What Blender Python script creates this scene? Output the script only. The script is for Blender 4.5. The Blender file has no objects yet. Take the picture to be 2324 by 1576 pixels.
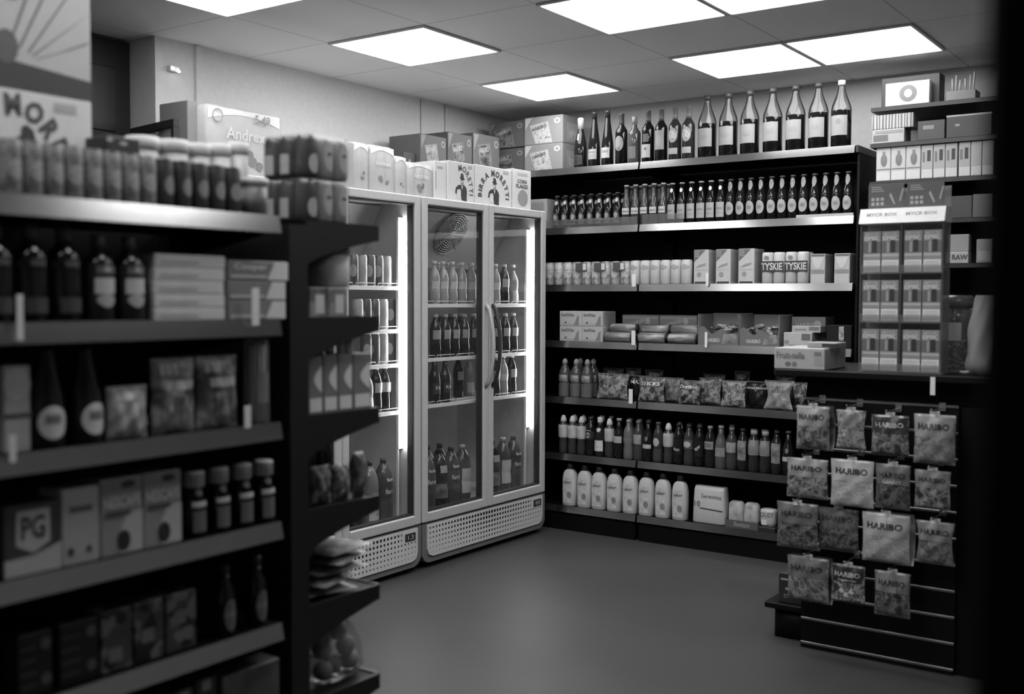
import bpy, math, random
from mathutils import Vector, Matrix

sc = bpy.context.scene
col = sc.collection
RND = random.Random(11)
pi, sin, cos = math.pi, math.sin, math.cos

# ------------------------------------------------------------------ camera
FPX, YAW, PIT, ROL = 2440.5, 0.61485, 0.04438, 0.0031387
EYE = Vector((0.0, 0.0, 1.42))
_f = Vector((-sin(YAW), cos(YAW), 0)); _r = Vector((cos(YAW), sin(YAW), 0)); _u = Vector((0, 0, 1))
FWD = _f * cos(PIT) - _u * sin(PIT)
_u2 = _u * cos(PIT) + _f * sin(PIT)
RIGHT = _r * cos(ROL) + _u2 * sin(ROL)
UP = _u2 * cos(ROL) - _r * sin(ROL)
cd = bpy.data.cameras.new('camera')
cd.sensor_width = 36.0; cd.lens = 36.0 * FPX / 2324.0
cd.clip_start = 0.05; cd.clip_end = 60
cd.dof.use_dof = True; cd.dof.focus_distance = 6.0; cd.dof.aperture_fstop = 2.0
cam = bpy.data.objects.new('camera', cd); col.objects.link(cam)
cam.matrix_world = Matrix(((RIGHT.x, UP.x, -FWD.x, EYE.x), (RIGHT.y, UP.y, -FWD.y, EYE.y),
                           (RIGHT.z, UP.z, -FWD.z, EYE.z), (0, 0, 0, 1)))
sc.camera = cam

# ------------------------------------------------------------------ exposure, world, lamp strengths
sc.view_settings.view_transform = 'Standard'
sc.view_settings.look = 'None'
sc.view_settings.gamma = 1.0
sc.view_settings.use_curve_mapping = False
sc.view_settings.exposure = 0.0
PANEL_E, TUBE_E = 9.0, 42.0
world = bpy.data.worlds.new('dim_night'); sc.world = world; world.use_nodes = True
world.node_tree.nodes['Background'].inputs[0].default_value = (0.02, 0.02, 0.02, 1)
world.node_tree.nodes['Background'].inputs[1].default_value = 0.3

# ------------------------------------------------------------------ small geometry helpers
def view_ray(px, py):
    return FWD + RIGHT * ((px - 1162.0) / FPX) - UP * ((py - 788.0) / FPX)
def BX(px, py, Y):
    """x where the sight line through a point of the photo meets the upright plane y = Y (a shelf front)."""
    d = view_ray(px, py); return d.x * Y / d.y
def LY(px, py, X):
    d = view_ray(px, py); return d.y * X / d.x
def ZB(px, py, Y):
    d = view_ray(px, py); return EYE.z + d.z * Y / d.y
def ZL(px, py, X):
    d = view_ray(px, py); return EYE.z + d.z * X / d.x

# ------------------------------------------------------------------ materials
_M = {}
def G(v, rough=0.5, metal=0.0, emit=0.0, spec=0.5):
    """plain grey paint, plastic, card or metal with a faint procedural unevenness"""
    k = (round(v, 4), rough, metal, emit, spec)
    if k in _M: return _M[k]
    m = bpy.data.materials.new('grey_%d_%d' % (int(v * 1000), len(_M))); m.use_nodes = True
    nt = m.node_tree; b = nt.nodes['Principled BSDF']
    b.inputs['Roughness'].default_value = rough; b.inputs['Metallic'].default_value = metal
    b.inputs['Specular IOR Level'].default_value = spec
    tc = nt.nodes.new('ShaderNodeTexCoord'); n = nt.nodes.new('ShaderNodeTexNoise'); n.inputs['Scale'].default_value = 35
    r = nt.nodes.new('ShaderNodeValToRGB')
    lo, hi = v * 0.93, min(1.0, v * 1.07)
    r.color_ramp.elements[0].color = (lo, lo, lo, 1); r.color_ramp.elements[1].color = (hi, hi, hi, 1)
    nt.links.new(tc.outputs['Object'], n.inputs['Vector']); nt.links.new(n.outputs['Fac'], r.inputs[0])
    nt.links.new(r.outputs[0], b.inputs['Base Color'])
    if emit:
        b.inputs['Emission Color'].default_value = (1, 1, 1, 1); b.inputs['Emission Strength'].default_value = emit
    _M[k] = m; return m
def ART(stops, scale=30.0, rough=0.4, kind='NOISE', stretch=(1, 1, 1), vary=True):
    """printed picture: hard-edged patches of ink in a few greys"""
    k = ('art', tuple(stops), scale, rough, kind, stretch, vary)
    if k in _M: return _M[k]
    m = bpy.data.materials.new('print_%d' % len(_M)); m.use_nodes = True
    nt = m.node_tree; b = nt.nodes['Principled BSDF']; b.inputs['Roughness'].default_value = rough
    tc = nt.nodes.new('ShaderNodeTexCoord'); mp = nt.nodes.new('ShaderNodeMapping')
    mp.inputs['Scale'].default_value = stretch
    nt.links.new(tc.outputs['Object'], mp.inputs['Vector'])
    if vary:
        oi = nt.nodes.new('ShaderNodeObjectInfo'); mu = nt.nodes.new('ShaderNodeMath'); mu.operation = 'MULTIPLY'; mu.inputs[1].default_value = 9
        cb = nt.nodes.new('ShaderNodeCombineXYZ')
        nt.links.new(oi.outputs['Random'], mu.inputs[0])
        for i in range(3): nt.links.new(mu.outputs[0], cb.inputs[i])
        nt.links.new(cb.outputs[0], mp.inputs['Location'])
    if kind == 'VORONOI':
        n = nt.nodes.new('ShaderNodeTexVoronoi'); n.inputs['Scale'].default_value = scale; src = n.outputs['Color']
    elif kind == 'WAVE':
        n = nt.nodes.new('ShaderNodeTexWave'); n.inputs['Scale'].default_value = scale; n.inputs['Distortion'].default_value = 6; src = n.outputs['Fac']
    else:
        n = nt.nodes.new('ShaderNodeTexNoise'); n.inputs['Scale'].default_value = scale; n.inputs['Detail'].default_value = 3; src = n.outputs['Fac']
    nt.links.new(mp.outputs[0], n.inputs['Vector'])
    r = nt.nodes.new('ShaderNodeValToRGB'); cr = r.color_ramp; cr.interpolation = 'LINEAR' if kind == 'NOISE' else 'CONSTANT'
    N = len(stops)
    lo, hi = (0.3, 0.7) if kind == 'NOISE' else (0.0, 1.0)
    while len(cr.elements) < N: cr.elements.new(0.5)
    for i, v in enumerate(stops):
        cr.elements[i].position = lo + (hi - lo) * i / max(1, N - 1 if kind == 'NOISE' else N); cr.elements[i].color = (v, v, v, 1)
    nt.links.new(src, r.inputs[0]); nt.links.new(r.outputs[0], b.inputs['Base Color'])
    _M[k] = m; return m
def FILM(lo, hi, scale, rough=0.24):
    """glossy printed packet film: blotchy picture print with fine creases"""
    k = ('film', lo, hi, scale, rough)
    if k in _M: return _M[k]
    m = ART((lo, lo * 1.5, (lo + hi) / 2, hi, lo * 1.3, hi * .8), scale, rough + 0.0001 * len(_M), 'NOISE')
    nt = m.node_tree; b = nt.nodes['Principled BSDF']; tc = nt.nodes['Texture Coordinate']
    n = nt.nodes.new('ShaderNodeTexNoise'); n.inputs['Scale'].default_value = 55; n.inputs['Detail'].default_value = 2; n.inputs['Distortion'].default_value = 1.5
    bp = nt.nodes.new('ShaderNodeBump'); bp.inputs['Strength'].default_value = 0.7; bp.inputs['Distance'].default_value = 0.006
    nt.links.new(tc.outputs['Object'], n.inputs['Vector']); nt.links.new(n.outputs['Fac'], bp.inputs['Height']); nt.links.new(bp.outputs[0], b.inputs['Normal'])
    _M[k] = m; return m
def CLEAR(tint=0.9, gloss=0.12, veil=0.0, rough=0.03):
    """thin clear pane or film: mostly transparent, a share of mirror-like gloss, a little milky veil"""
    k = ('clear', tint, gloss, veil, rough)
    if k in _M: return _M[k]
    m = bpy.data.materials.new('clear_%d' % len(_M)); m.use_nodes = True
    nt = m.node_tree; nt.nodes.remove(nt.nodes['Principled BSDF']); out = nt.nodes['Material Output']
    t = nt.nodes.new('ShaderNodeBsdfTransparent'); t.inputs[0].default_value = (tint, tint, tint, 1)
    g = nt.nodes.new('ShaderNodeBsdfGlossy'); g.inputs['Roughness'].default_value = rough; g.inputs[0].default_value = (0.9, 0.9, 0.9, 1)
    lw = nt.nodes.new('ShaderNodeLayerWeight'); lw.inputs[0].default_value = 0.25
    ad = nt.nodes.new('ShaderNodeMath'); ad.operation = 'MULTIPLY_ADD'; ad.inputs[1].default_value = gloss * 2.5; ad.inputs[2].default_value = gloss * 0.4
    ad.use_clamp = True
    nt.links.new(lw.outputs['Fresnel'], ad.inputs[0])
    mx = nt.nodes.new('ShaderNodeMixShader'); nt.links.new(ad.outputs[0], mx.inputs[0]); nt.links.new(t.outputs[0], mx.inputs[1]); nt.links.new(g.outputs[0], mx.inputs[2])
    last = mx
    if veil:
        d = nt.nodes.new('ShaderNodeBsdfDiffuse'); d.inputs[0].default_value = (0.75, 0.75, 0.75, 1)
        m2 = nt.nodes.new('ShaderNodeMixShader'); m2.inputs[0].default_value = veil
        nt.links.new(mx.outputs[0], m2.inputs[1]); nt.links.new(d.outputs[0], m2.inputs[2]); last = m2
    nt.links.new(last.outputs[0], out.inputs['Surface'])
    _M[k] = m; return m
def BOTTLEGLASS(mid, edge, veil=0.0):
    """empty part of a tinted bottle: clear through the middle, dark where the wall of glass is seen edge-on"""
    m = bpy.data.materials.new('bottle_glass_%d' % len(_M)); m.use_nodes = True
    nt = m.node_tree; nt.nodes.remove(nt.nodes['Principled BSDF'])
    t = nt.nodes.new('ShaderNodeBsdfTransparent'); lw = nt.nodes.new('ShaderNodeLayerWeight'); r = nt.nodes.new('ShaderNodeValToRGB')
    r.color_ramp.elements[0].position = 0.35; r.color_ramp.elements[0].color = (mid, mid, mid, 1); r.color_ramp.elements[1].position = 0.75; r.color_ramp.elements[1].color = (edge, edge, edge, 1)
    nt.links.new(lw.outputs['Facing'], r.inputs[0]); nt.links.new(r.outputs[0], t.inputs[0])
    g = nt.nodes.new('ShaderNodeBsdfGlossy'); g.inputs['Roughness'].default_value = 0.04
    mx = nt.nodes.new('ShaderNodeMixShader'); mx.inputs[0].default_value = 0.05
    nt.links.new(t.outputs[0], mx.inputs[1]); nt.links.new(g.outputs[0], mx.inputs[2]); nt.links.new(mx.outputs[0], nt.nodes['Material Output'].inputs['Surface'])
    _M[('bg', mid, edge)] = m; return m
def EMIT(e):
    k = ('emit', e)
    if k in _M: return _M[k]
    m = bpy.data.materials.new('lamp_%d' % len(_M)); m.use_nodes = True
    nt = m.node_tree; nt.nodes.remove(nt.nodes['Principled BSDF'])
    n = nt.nodes.new('ShaderNodeEmission'); n.inputs[1].default_value = e
    nt.links.new(n.outputs[0], nt.nodes['Material Output'].inputs['Surface'])
    _M[k] = m; return m

BLACK = G(0.006, 0.42, 0, 0, 0.3); INK = G(0.03, 0.5); DARK = G(0.06, 0.45); MID = G(0.22, 0.5); LITE = G(0.5, 0.5); PALE = G(0.68, 0.5); WHITE = G(0.82, 0.45)
STRIP = G(0.42, 0.20, 1.0); STEEL = G(0.55, 0.3, 1.0); SHELFBLACK = G(0.004, 0.5, 0, 0, 0.2)
BROWNGLASS = G(0.008, 0.06); GREENGLASS = G(0.012, 0.05); CLEARDRINK = G(0.16, 0.08); PETDARK = G(0.012, 0.1)

# ------------------------------------------------------------------ mesh builder
class MB:
    def __init__(s): s.v = []; s.f = []; s.m = []; s.sm = []
    def add(s, vs, fs, m=0, smooth=False):
        o = len(s.v); s.v += [tuple(p) for p in vs]
        for f in fs: s.f.append(tuple(i + o for i in f)); s.m.append(m); s.sm.append(smooth)
        return s
    def box(s, x0, x1, y0, y1, z0, z1, m=0, c=0.0):
        if c <= 0:
            v = [(x, y, z) for z in (z0, z1) for y in (y0, y1) for x in (x0, x1)]
            return s.add(v, [(0, 2, 3, 1), (4, 5, 7, 6), (0, 1, 5, 4), (2, 6, 7, 3), (0, 4, 6, 2), (1, 3, 7, 5)], m)
        X, Y, Z = (x0, x1), (y0, y1), (z0, z1); v = []; idx = {}
        for i in (0, 1):
            for j in (0, 1):
                for k in (0, 1):
                    sx, sy, sz = (1, -1)[i], (1, -1)[j], (1, -1)[k]
                    p = (X[i], Y[j], Z[k])
                    idx[i, j, k] = len(v)
                    v += [(p[0], p[1] + sy * c, p[2] + sz * c), (p[0] + sx * c, p[1], p[2] + sz * c), (p[0] + sx * c, p[1] + sy * c, p[2])]
        I = lambda i, j, k, a: idx[i, j, k] + a
        f = []
        for i in (0, 1): f.append([I(i, 0, 0, 0), I(i, 1, 0, 0), I(i, 1, 1, 0), I(i, 0, 1, 0)][::(-1 if i == 0 else 1)])
        for j in (0, 1): f.append([I(0, j, 0, 1), I(1, j, 0, 1), I(1, j, 1, 1), I(0, j, 1, 1)][::(1 if j == 0 else -1)])
        for k in (0, 1): f.append([I(0, 0, k, 2), I(1, 0, k, 2), I(1, 1, k, 2), I(0, 1, k, 2)][::(-1 if k == 0 else 1)])
        for j in (0, 1):
            for k in (0, 1): f.append([I(0, j, k, 1), I(1, j, k, 1), I(1, j, k, 2), I(0, j, k, 2)])
        for i in (0, 1):
            for k in (0, 1): f.append([I(i, 0, k, 0), I(i, 1, k, 0), I(i, 1, k, 2), I(i, 0, k, 2)])
        for i in (0, 1):
            for j in (0, 1): f.append([I(i, j, 0, 0), I(i, j, 1, 0), I(i, j, 1, 1), I(i, j, 0, 1)])
        for q in idx.values(): f.append((q, q + 1, q + 2))
        return s.add(v, f, m)
    def lathe(s, prof, seg=18, m=0, at=(0, 0, 0), smooth=True, mats=None):
        """prof: (radius, z); closed at r = 0 ends"""
        v = []; rings = []
        for r, z in prof:
            if r < 1e-6: rings.append([len(v)]); v.append((at[0], at[1], at[2] + z))
            else:
                rings.append(list(range(len(v), len(v) + seg)))
                v += [(at[0] + r * cos(2 * pi * t / seg), at[1] + r * sin(2 * pi * t / seg), at[2] + z) for t in range(seg)]
        o = len(s.v); s.v += v
        for k in range(len(rings) - 1):
            a, b = rings[k], rings[k + 1]; mm = m if mats is None else mats[k]
            for t in range(seg):
                u = (t + 1) % seg
                if len(a) == 1 and len(b) == 1: continue
                if len(a) == 1: f = (a[0], b[u], b[t])
                elif len(b) == 1: f = (a[t], a[u], b[0])
                else: f = (a[t], a[u], b[u], b[t])
                s.f.append(tuple(i + o for i in f)); s.m.append(mm); s.sm.append(smooth)
        return s
    def loft(s, secs, n=24, e=2.6, m=0, smooth=True):
        """superellipse sections (z, half width, half depth[, y shift])"""
        v = []
        for q in secs:
            z, a, b = q[:3]; dy = q[3] if len(q) > 3 else 0
            for t in range(n):
                c, d = cos(2 * pi * t / n), sin(2 * pi * t / n)
                v.append((a * math.copysign(abs(c) ** (2 / e), c), dy + b * math.copysign(abs(d) ** (2 / e), d), z))
        f = [tuple(range(n))[::-1], tuple((len(secs) - 1) * n + t for t in range(n))]
        for k in range(len(secs) - 1):
            for t in range(n):
                u = (t + 1) % n; f.append((k * n + t, k * n + u, (k + 1) * n + u, (k + 1) * n + t))
        return s.add(v, f, m, smooth)
    def tube(s, pts, r, seg=8, m=0):
        pts = [Vector(p) for p in pts]; v = []; n = len(pts)
        for i, p in enumerate(pts):
            d = (pts[min(i + 1, n - 1)] - pts[max(i - 1, 0)]).normalized()
            a = d.orthogonal().normalized() if abs(d.z) < 0.95 else Vector((1, 0, 0)); a = (a - d * a.dot(d)).normalized(); b = d.cross(a)
            for t in range(seg): v.append(p + a * (r * cos(2 * pi * t / seg)) + b * (r * sin(2 * pi * t / seg)))
        f = [tuple(range(seg))[::-1], tuple((n - 1) * seg + t for t in range(seg))]
        for k in range(n - 1):
            for t in range(seg):
                u = (t + 1) % seg; f.append((k * seg + t, k * seg + u, (k + 1) * seg + u, (k + 1) * seg + t))
        return s.add(v, f, m, True)
    def ring(s, R, r, at=(0, 0, 0), seg=28, sub=5, m=0, sx=1.0):
        """torus lying in the local x-z plane"""
        v = [(at[0] + sx * (R + r * cos(2 * pi * j / sub)) * cos(2 * pi * i / seg), at[1] + r * sin(2 * pi * j / sub), at[2] + (R + r * cos(2 * pi * j / sub)) * sin(2 * pi * i / seg)) for i in range(seg) for j in range(sub)]
        f = [(i * sub + j, i * sub + (j + 1) % sub, ((i + 1) % seg) * sub + (j + 1) % sub, ((i + 1) % seg) * sub + j) for i in range(seg) for j in range(sub)]
        return s.add(v, f, m, True)
    def grid(s, fn, nu, nv, m=0, smooth=True):
        v = [fn(i / nu, j / nv) for j in range(nv + 1) for i in range(nu + 1)]; w = nu + 1
        return s.add(v, [(j * w + i, j * w + i + 1, (j + 1) * w + i + 1, (j + 1) * w + i) for j in range(nv) for i in range(nu)], m, smooth)
    def flat(s, pts, y, m=0):
        """a printed outline on the plane y, points (x, z) counter-clockwise seen from the front"""
        return s.add([(x, y, z) for x, z in pts], [tuple(range(len(pts)))], m)
    def disc(s, cx, cz, a, b, y, m=0, n=22):
        return s.flat([(cx + a * cos(2 * pi * t / n), cz + b * sin(2 * pi * t / n)) for t in range(n)], y, m)
    def xf(s, M4):
        s.v = [tuple(M4 @ Vector(p)) for p in s.v]; return s
    def mesh(s, name, mats):
        me = bpy.data.meshes.new(name); me.from_pydata(s.v, [], s.f)
        for m in (mats if isinstance(mats, (list, tuple)) else [mats]): me.materials.append(m)
        me.polygons.foreach_set('material_index', s.m); me.polygons.foreach_set('use_smooth', s.sm); me.update()
        return me

def part(name, mb, mats, parent=None, label=None):
    o = bpy.data.objects.new(name, mb.mesh(name, mats)); col.objects.link(o)
    if parent is not None: o.parent = parent
    if label: o['label'] = label
    return o
def tag(o, label, cat, group=None, kind=None):
    o['label'] = label; o['category'] = cat
    if group: o['group'] = group
    if kind: o['kind'] = kind
    return o
def thing(name, label, cat, loc=(0, 0, 0), rz=0.0, group=None):
    o = bpy.data.objects.new(name, None); o.empty_display_size = 0.05; col.objects.link(o)
    o.location = loc; o.rotation_euler = (0, 0, rz)
    return tag(o, label, cat, group)
def struct(name, mb, mats, label, cat):
    return tag(part(name, mb, mats), label, cat, None, 'structure')
KIDS = {}
def family(o):
    if o.name not in KIDS: KIDS[o.name] = [c for c in col.objects if c.parent == o]
    return KIDS[o.name]
def dup(root, loc, rz, label, group=None):
    r = root.copy(); col.objects.link(r); r.location = loc; r.rotation_euler = (0, 0, rz); r['label'] = label
    if group: r['group'] = group
    for ch in family(root):
        c = ch.copy(); col.objects.link(c); c.parent = r
        for g in family(ch):
            d = g.copy(); col.objects.link(d); d.parent = c
    return r
PROTO = {}
def even(pxs, py, Y):
    a, b = BX(pxs[0], py, Y), BX(pxs[-1], py, Y); n = len(pxs) - 1
    return [a + (b - a) * i / n for i in range(n + 1)]
def place(make, key, loc, rz, label, group=None):
    """the first of a kind is built, the rest are copies of it and of its parts"""
    if key not in PROTO:
        PROTO[key] = o = make(); o.location = loc; o.rotation_euler = (0, 0, rz); o['label'] = label
        if group: o['group'] = group
        return o
    return dup(PROTO[key], loc, rz, label, group)
ORD = ['first', 'second', 'third', 'fourth', 'fifth', 'sixth', 'seventh', 'eighth', 'ninth', 'tenth', 'eleventh', 'twelfth', 'thirteenth', 'fourteenth', 'fifteenth', 'sixteenth', 'seventeenth', 'eighteenth', 'nineteenth', 'twentieth']

# ------------------------------------------------------------------ lettering
_T = {}
def glyphs(s, bold=0.0, shear=0.0):
    k = (s, bold, shear)
    if k in _T: return _T[k]
    c = bpy.data.curves.new('lettering', 'FONT'); c.body = s; c.offset = bold; c.shear = shear; c.resolution_u = 2; c.fill_mode = 'FRONT'
    o = bpy.data.objects.new('lettering', c)
    me = bpy.data.meshes.new_from_object(o)
    vs = [(p.co.x, p.co.y) for p in me.vertices]; fs = [tuple(p.vertices) for p in me.polygons]
    bpy.data.objects.remove(o); bpy.data.curves.remove(c); bpy.data.meshes.remove(me)
    if not vs: vs = [(0, 0)]
    x0 = min(v[0] for v in vs); x1 = max(v[0] for v in vs); y0 = min(v[1] for v in vs); y1 = max(v[1] for v in vs)
    vs = [((x - (x0 + x1) / 2), (y - (y0 + y1) / 2)) for x, y in vs]
    _T[k] = (vs, fs, max(1e-6, x1 - x0), max(1e-6, y1 - y0)); return _T[k]
def text(parent, s, cx, cz, w, surf, mat, h=None, bold=0.02, shear=0.0, rot=0.0, name='lettering'):
    """flat letters laid on the surface surf(x, z) -> (x, y, z)"""
    vs, fs, W, H = glyphs(s, bold, shear); kx = w / W; kz = kx if h is None else h / H
    mb = MB(); ca, sa = cos(rot), sin(rot)
    mb.add([surf(cx + x * kx * ca - y * kz * sa, cz + x * kx * sa + y * kz * ca) for x, y in vs], fs, 0)
    return part(name, mb, mat, parent)
def arc_text(parent, s, cx, cz, rx, rz, a0, a1, size, surf, mat, bold=0.03):
    """letters set along part of an ellipse, each turned to stand on the curve, spaced by arc length and letter width"""
    N = 200; A = [a0 + (a1 - a0) * k / N for k in range(N + 1)]; S = [0.0]
    for k in range(N): S.append(S[-1] + math.hypot(rx * (cos(A[k + 1]) - cos(A[k])), rz * (sin(A[k + 1]) - sin(A[k]))))
    wd = [0.45 if ch == ' ' else glyphs(ch, bold)[2] + 0.12 for ch in s]; tot = sum(wd); k = size / 0.72; acc = 0.0; mb = MB()
    for ch, ww in zip(s, wd):
        d = (acc + ww / 2) / tot * S[-1]; acc += ww
        if ch == ' ': continue
        i = min(N - 1, max(q for q in range(N + 1) if S[q] <= d)); a = A[i]
        tx, tz = -rx * sin(a), rz * cos(a); t = math.atan2(-tz, -tx)
        vs, fs, W, H = glyphs(ch, bold); kx = min(k, 0.93 * S[-1] / tot); px, pz = cx + rx * cos(a), cz + rz * sin(a)
        mb.add([surf(px + x * kx * cos(t) - y * k * sin(t), pz + x * kx * sin(t) + y * k * cos(t)) for x, y in vs], fs, 0)
    return part('lettering', mb, mat, parent)
def front(y): return lambda x, z: (x, y, z)

# ------------------------------------------------------------------ product builders (front faces local -y, base at z = 0)
def rad_of(prof):
    def f(z):
        for (r0, z0), (r1, z1) in zip(prof, prof[1:]):
            if z0 <= z <= z1 and z1 > z0: return r0 + (r1 - r0) * (z - z0) / (z1 - z0)
        return prof[-1][0]
    return f
def wrap(rf, eps=0.0006, off=0.0):
    def f(x, z):
        r = rf(z) + eps; a = x / max(r, 0.004) + off
        return (r * sin(a), -r * cos(a), z)
    return f
def label_patch(surf, x0, x1, z0, z1, shape='rect', nx=10, nz=4, m=0, mb=None):
    mb = mb or MB()
    if shape == 'rect':
        return mb.grid(lambda u, v: surf(x0 + (x1 - x0) * u, z0 + (z1 - z0) * v), nx, nz, m)
    cx, cz, a, b = (x0 + x1) / 2, (z0 + z1) / 2, (x1 - x0) / 2, (z1 - z0) / 2
    n = 20; vs = [surf(cx, cz)]; fs = []
    for k in (1, 2, 3):
        for t in range(n):
            q = 2 * pi * t / n; rr = k / 3.0
            X, Z = a * rr * cos(q), b * rr * sin(q)
            if shape == 'shield': X *= 1.0 if Z > 0 else (1 + 0.35 * Z / b)
            vs.append(surf(cx + X, cz + Z))
    for t in range(n): fs.append((0, 1 + t, 1 + (t + 1) % n))
    for k in (1, 2):
        for t in range(n):
            a0 = 1 + (k - 1) * n; b0 = 1 + k * n; u = (t + 1) % n; fs.append((a0 + t, b0 + t, b0 + u, a0 + u))
    return mb.add(vs, fs, m, True)
def bottle(name, cat, prof, mat, cap=None, labels=(), texts=(), fill=None, seg=20):
    """cap: (profile, material); labels: (w, z0, z1, shape, material); texts: (string, width, z, material[, height])"""
    t = thing(name, '', cat); mb = MB()
    pr = [(0, prof[0][1])] + list(prof) + [(0, prof[-1][1])]
    mb.lathe(pr, seg, mats=None if fill is None else [0 if pr[i + 1][1] <= fill[0] else 1 for i in range(len(pr) - 1)])
    part('bottle_body', mb, mat if fill is None else [mat, fill[1]], t)
    rf = rad_of(prof)
    if cap: part('cap', MB().lathe([(0, cap[0][0][1])] + list(cap[0]) + [(0, cap[0][-1][1])], 16), cap[1], t)
    first = None
    for n_, (w, z0, z1, shape, lm) in enumerate(labels):
        o = part('label', label_patch(wrap(rf, 0.0007 + 0.0004 * n_), -w / 2, w / 2, z0, z1, shape, max(6, int(w / 0.008)), max(4, int((z1 - z0) / 0.007))), lm, t)
        first = first or o
    for q in texts:
        text(first or t, q[0], 0, q[2], q[1], wrap(rf, 0.0011 + 0.0004 * len(labels)), q[3], q[4] if len(q) > 4 else None)
    return t
def can(name, cat, r, h, mat, band=None, s=None, tm=INK, lid=STEEL, tw=0.05):
    t = thing(name, '', cat); rb = r * 0.86
    prof = [(rb, 0), (r, 0.008), (r, h - 0.010), (rb, h - 0.001), (rb, h)]
    part('can_body', MB().lathe([(0, 0)] + prof, 20), mat, t)
    part('lid', MB().lathe([(rb, h), (rb + .001, h + .0015), (rb - .002, h + .0015), (rb - .003, h - .002), (0, h - .002)], 20), lid, t)
    sf = wrap(lambda z: r)
    if band: part('label', label_patch(sf, -band[0] / 2, band[0] / 2, band[1], band[2], band[4] if len(band) > 4 else 'rect'), band[3], t)
    if s: text(t, s, 0, h * 0.55, tw, wrap(lambda z: r, 0.0012), tm)
    return t
def carton(name, label, cat, loc, rz, w, d, h, mat, panels=(), texts=(), group=None, sides=(), c=0.0025, ends=()):
    """a printed card box; panels/texts on the front (local -y), sides on local +x, ends on local -x"""
    t = thing(name, label, cat, loc, rz, group)
    part('box_body', MB().box(-w / 2, w / 2, -d / 2, d / 2, 0, h, 0, c), mat, t)
    y = -d / 2 - 0.0006
    for n_, p in enumerate(panels):
        mb = MB(); yy = y - 0.0003 * n_
        if p[0] == 'disc': mb.disc(p[1], p[2], p[3], p[4], yy)
        elif p[0] == 'poly': mb.flat(p[1], yy)
        else: mb.flat([(p[0], p[2]), (p[1], p[2]), (p[1], p[3]), (p[0], p[3])], yy)
        part('printed_panel', mb, p[-1], t)
    for q in texts:
        text(t, q[0], q[1], q[2], q[3], front(y - 0.0004 - 0.0003 * len(panels)), q[4], q[5] if len(q) > 5 else None, 0.02, q[6] if len(q) > 6 else 0, q[7] if len(q) > 7 else 0)
    for n_, p in enumerate(sides):
        xs = w / 2 + .0006 + .0003 * n_
        part('side_print', MB().add([(xs, p[0], p[2]), (xs, p[1], p[2]), (xs, p[1], p[3]), (xs, p[0], p[3])], [(0, 1, 2, 3)]), p[4], t)
    for p in ends:
        part('end_print', MB().add([(-w / 2 - .0006, p[0], p[2]), (-w / 2 - .0006, p[0], p[3]), (-w / 2 - .0006, p[1], p[3]), (-w / 2 - .0006, p[1], p[2])], [(0, 1, 2, 3)]), p[4], t)
    return t
def bag_front(w, h, tk, seed, waist=0.0, puff=0.55):
    q = random.Random(seed); ph = [q.uniform(0, 6.28) for _ in range(6)]
    def shape(u, v):
        # u -1..1 across, v 0..1 up; returns x, thickness
        nar = 1 - waist * sin(pi * min(1, max(0, v))) ** 1.5
        x = u * w / 2 * nar
        th = tk / 2 * max(0.0, (1 - abs(u) ** 3.2)) * max(0.0, sin(pi * v)) ** puff
        wr = 0.0022 * (sin(9 * u + 7 * v + ph[0]) + sin(15 * v - 6 * u + ph[1]) + 0.7 * sin(23 * u + 4 * v + ph[2]))
        th += wr * min(1.0, th / 0.006)
        return x, th
    return shape
def bag(name, cat, w, h, tk, seed, mat, seals=None, prints=(), texts=(), waist=0.0, hang=False, puff=0.55, lean=0.0):
    """a filled film bag; prints: (u0, u1, v0, v1, material); texts: (string, u, v, width, material[, height])"""
    t = thing(name, '', cat); sh = bag_front(w, h, tk, seed, waist, puff); mb = MB()
    ly = lambda z: lean * z
    for sgn in (-1, 1):
        mb.grid(lambda a, b: ((lambda X: (X[0], sgn * X[1] + ly(b * h), b * h))(sh(2 * a - 1 if sgn < 0 else 1 - 2 * a, b))), 18, 16)
    part('pouch', mb, mat, t)
    def surf(x, z, e=0.0012):
        v = min(1, max(0, z / h)); nar = 1 - waist * sin(pi * v) ** 1.5; u = max(-1, min(1, x / (w / 2 * nar)))
        X, th = sh(u, v); return (x, -th - e + ly(z), z)
    if seals:
        for v0, v1 in ((0.0, 0.05), (0.955, 1.0)):
            part('seal', MB().grid(lambda a, b: surf((2 * a - 1) * w / 2 * 0.99, (v0 + (v1 - v0) * b) * h), 14, 1), seals, t)
    fp = None
    for (u0, u1, v0, v1, pm) in prints:
        mb = MB().grid(lambda a, b: surf((u0 + (u1 - u0) * a) * w / 2 * (1 - waist * sin(pi * (v0 + (v1 - v0) * b)) ** 1.5), (v0 + (v1 - v0) * b) * h), 14, 6)
        o = part('print', mb, pm, t); fp = fp or o
    for q in texts:
        text(fp or t, q[0], q[1] * w / 2, q[2] * h, q[3], lambda x, z: surf(x, z, 0.0028), q[4], q[5] if len(q) > 5 else None, 0.03)
    if hang:
        part('hang_tab', MB().box(-0.018, 0.018, -0.001 + ly(h), 0.001 + ly(h), h - 0.002, h + 0.012, 0, 0.0006), G(0.5, 0.2), t)
    return t

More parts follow.
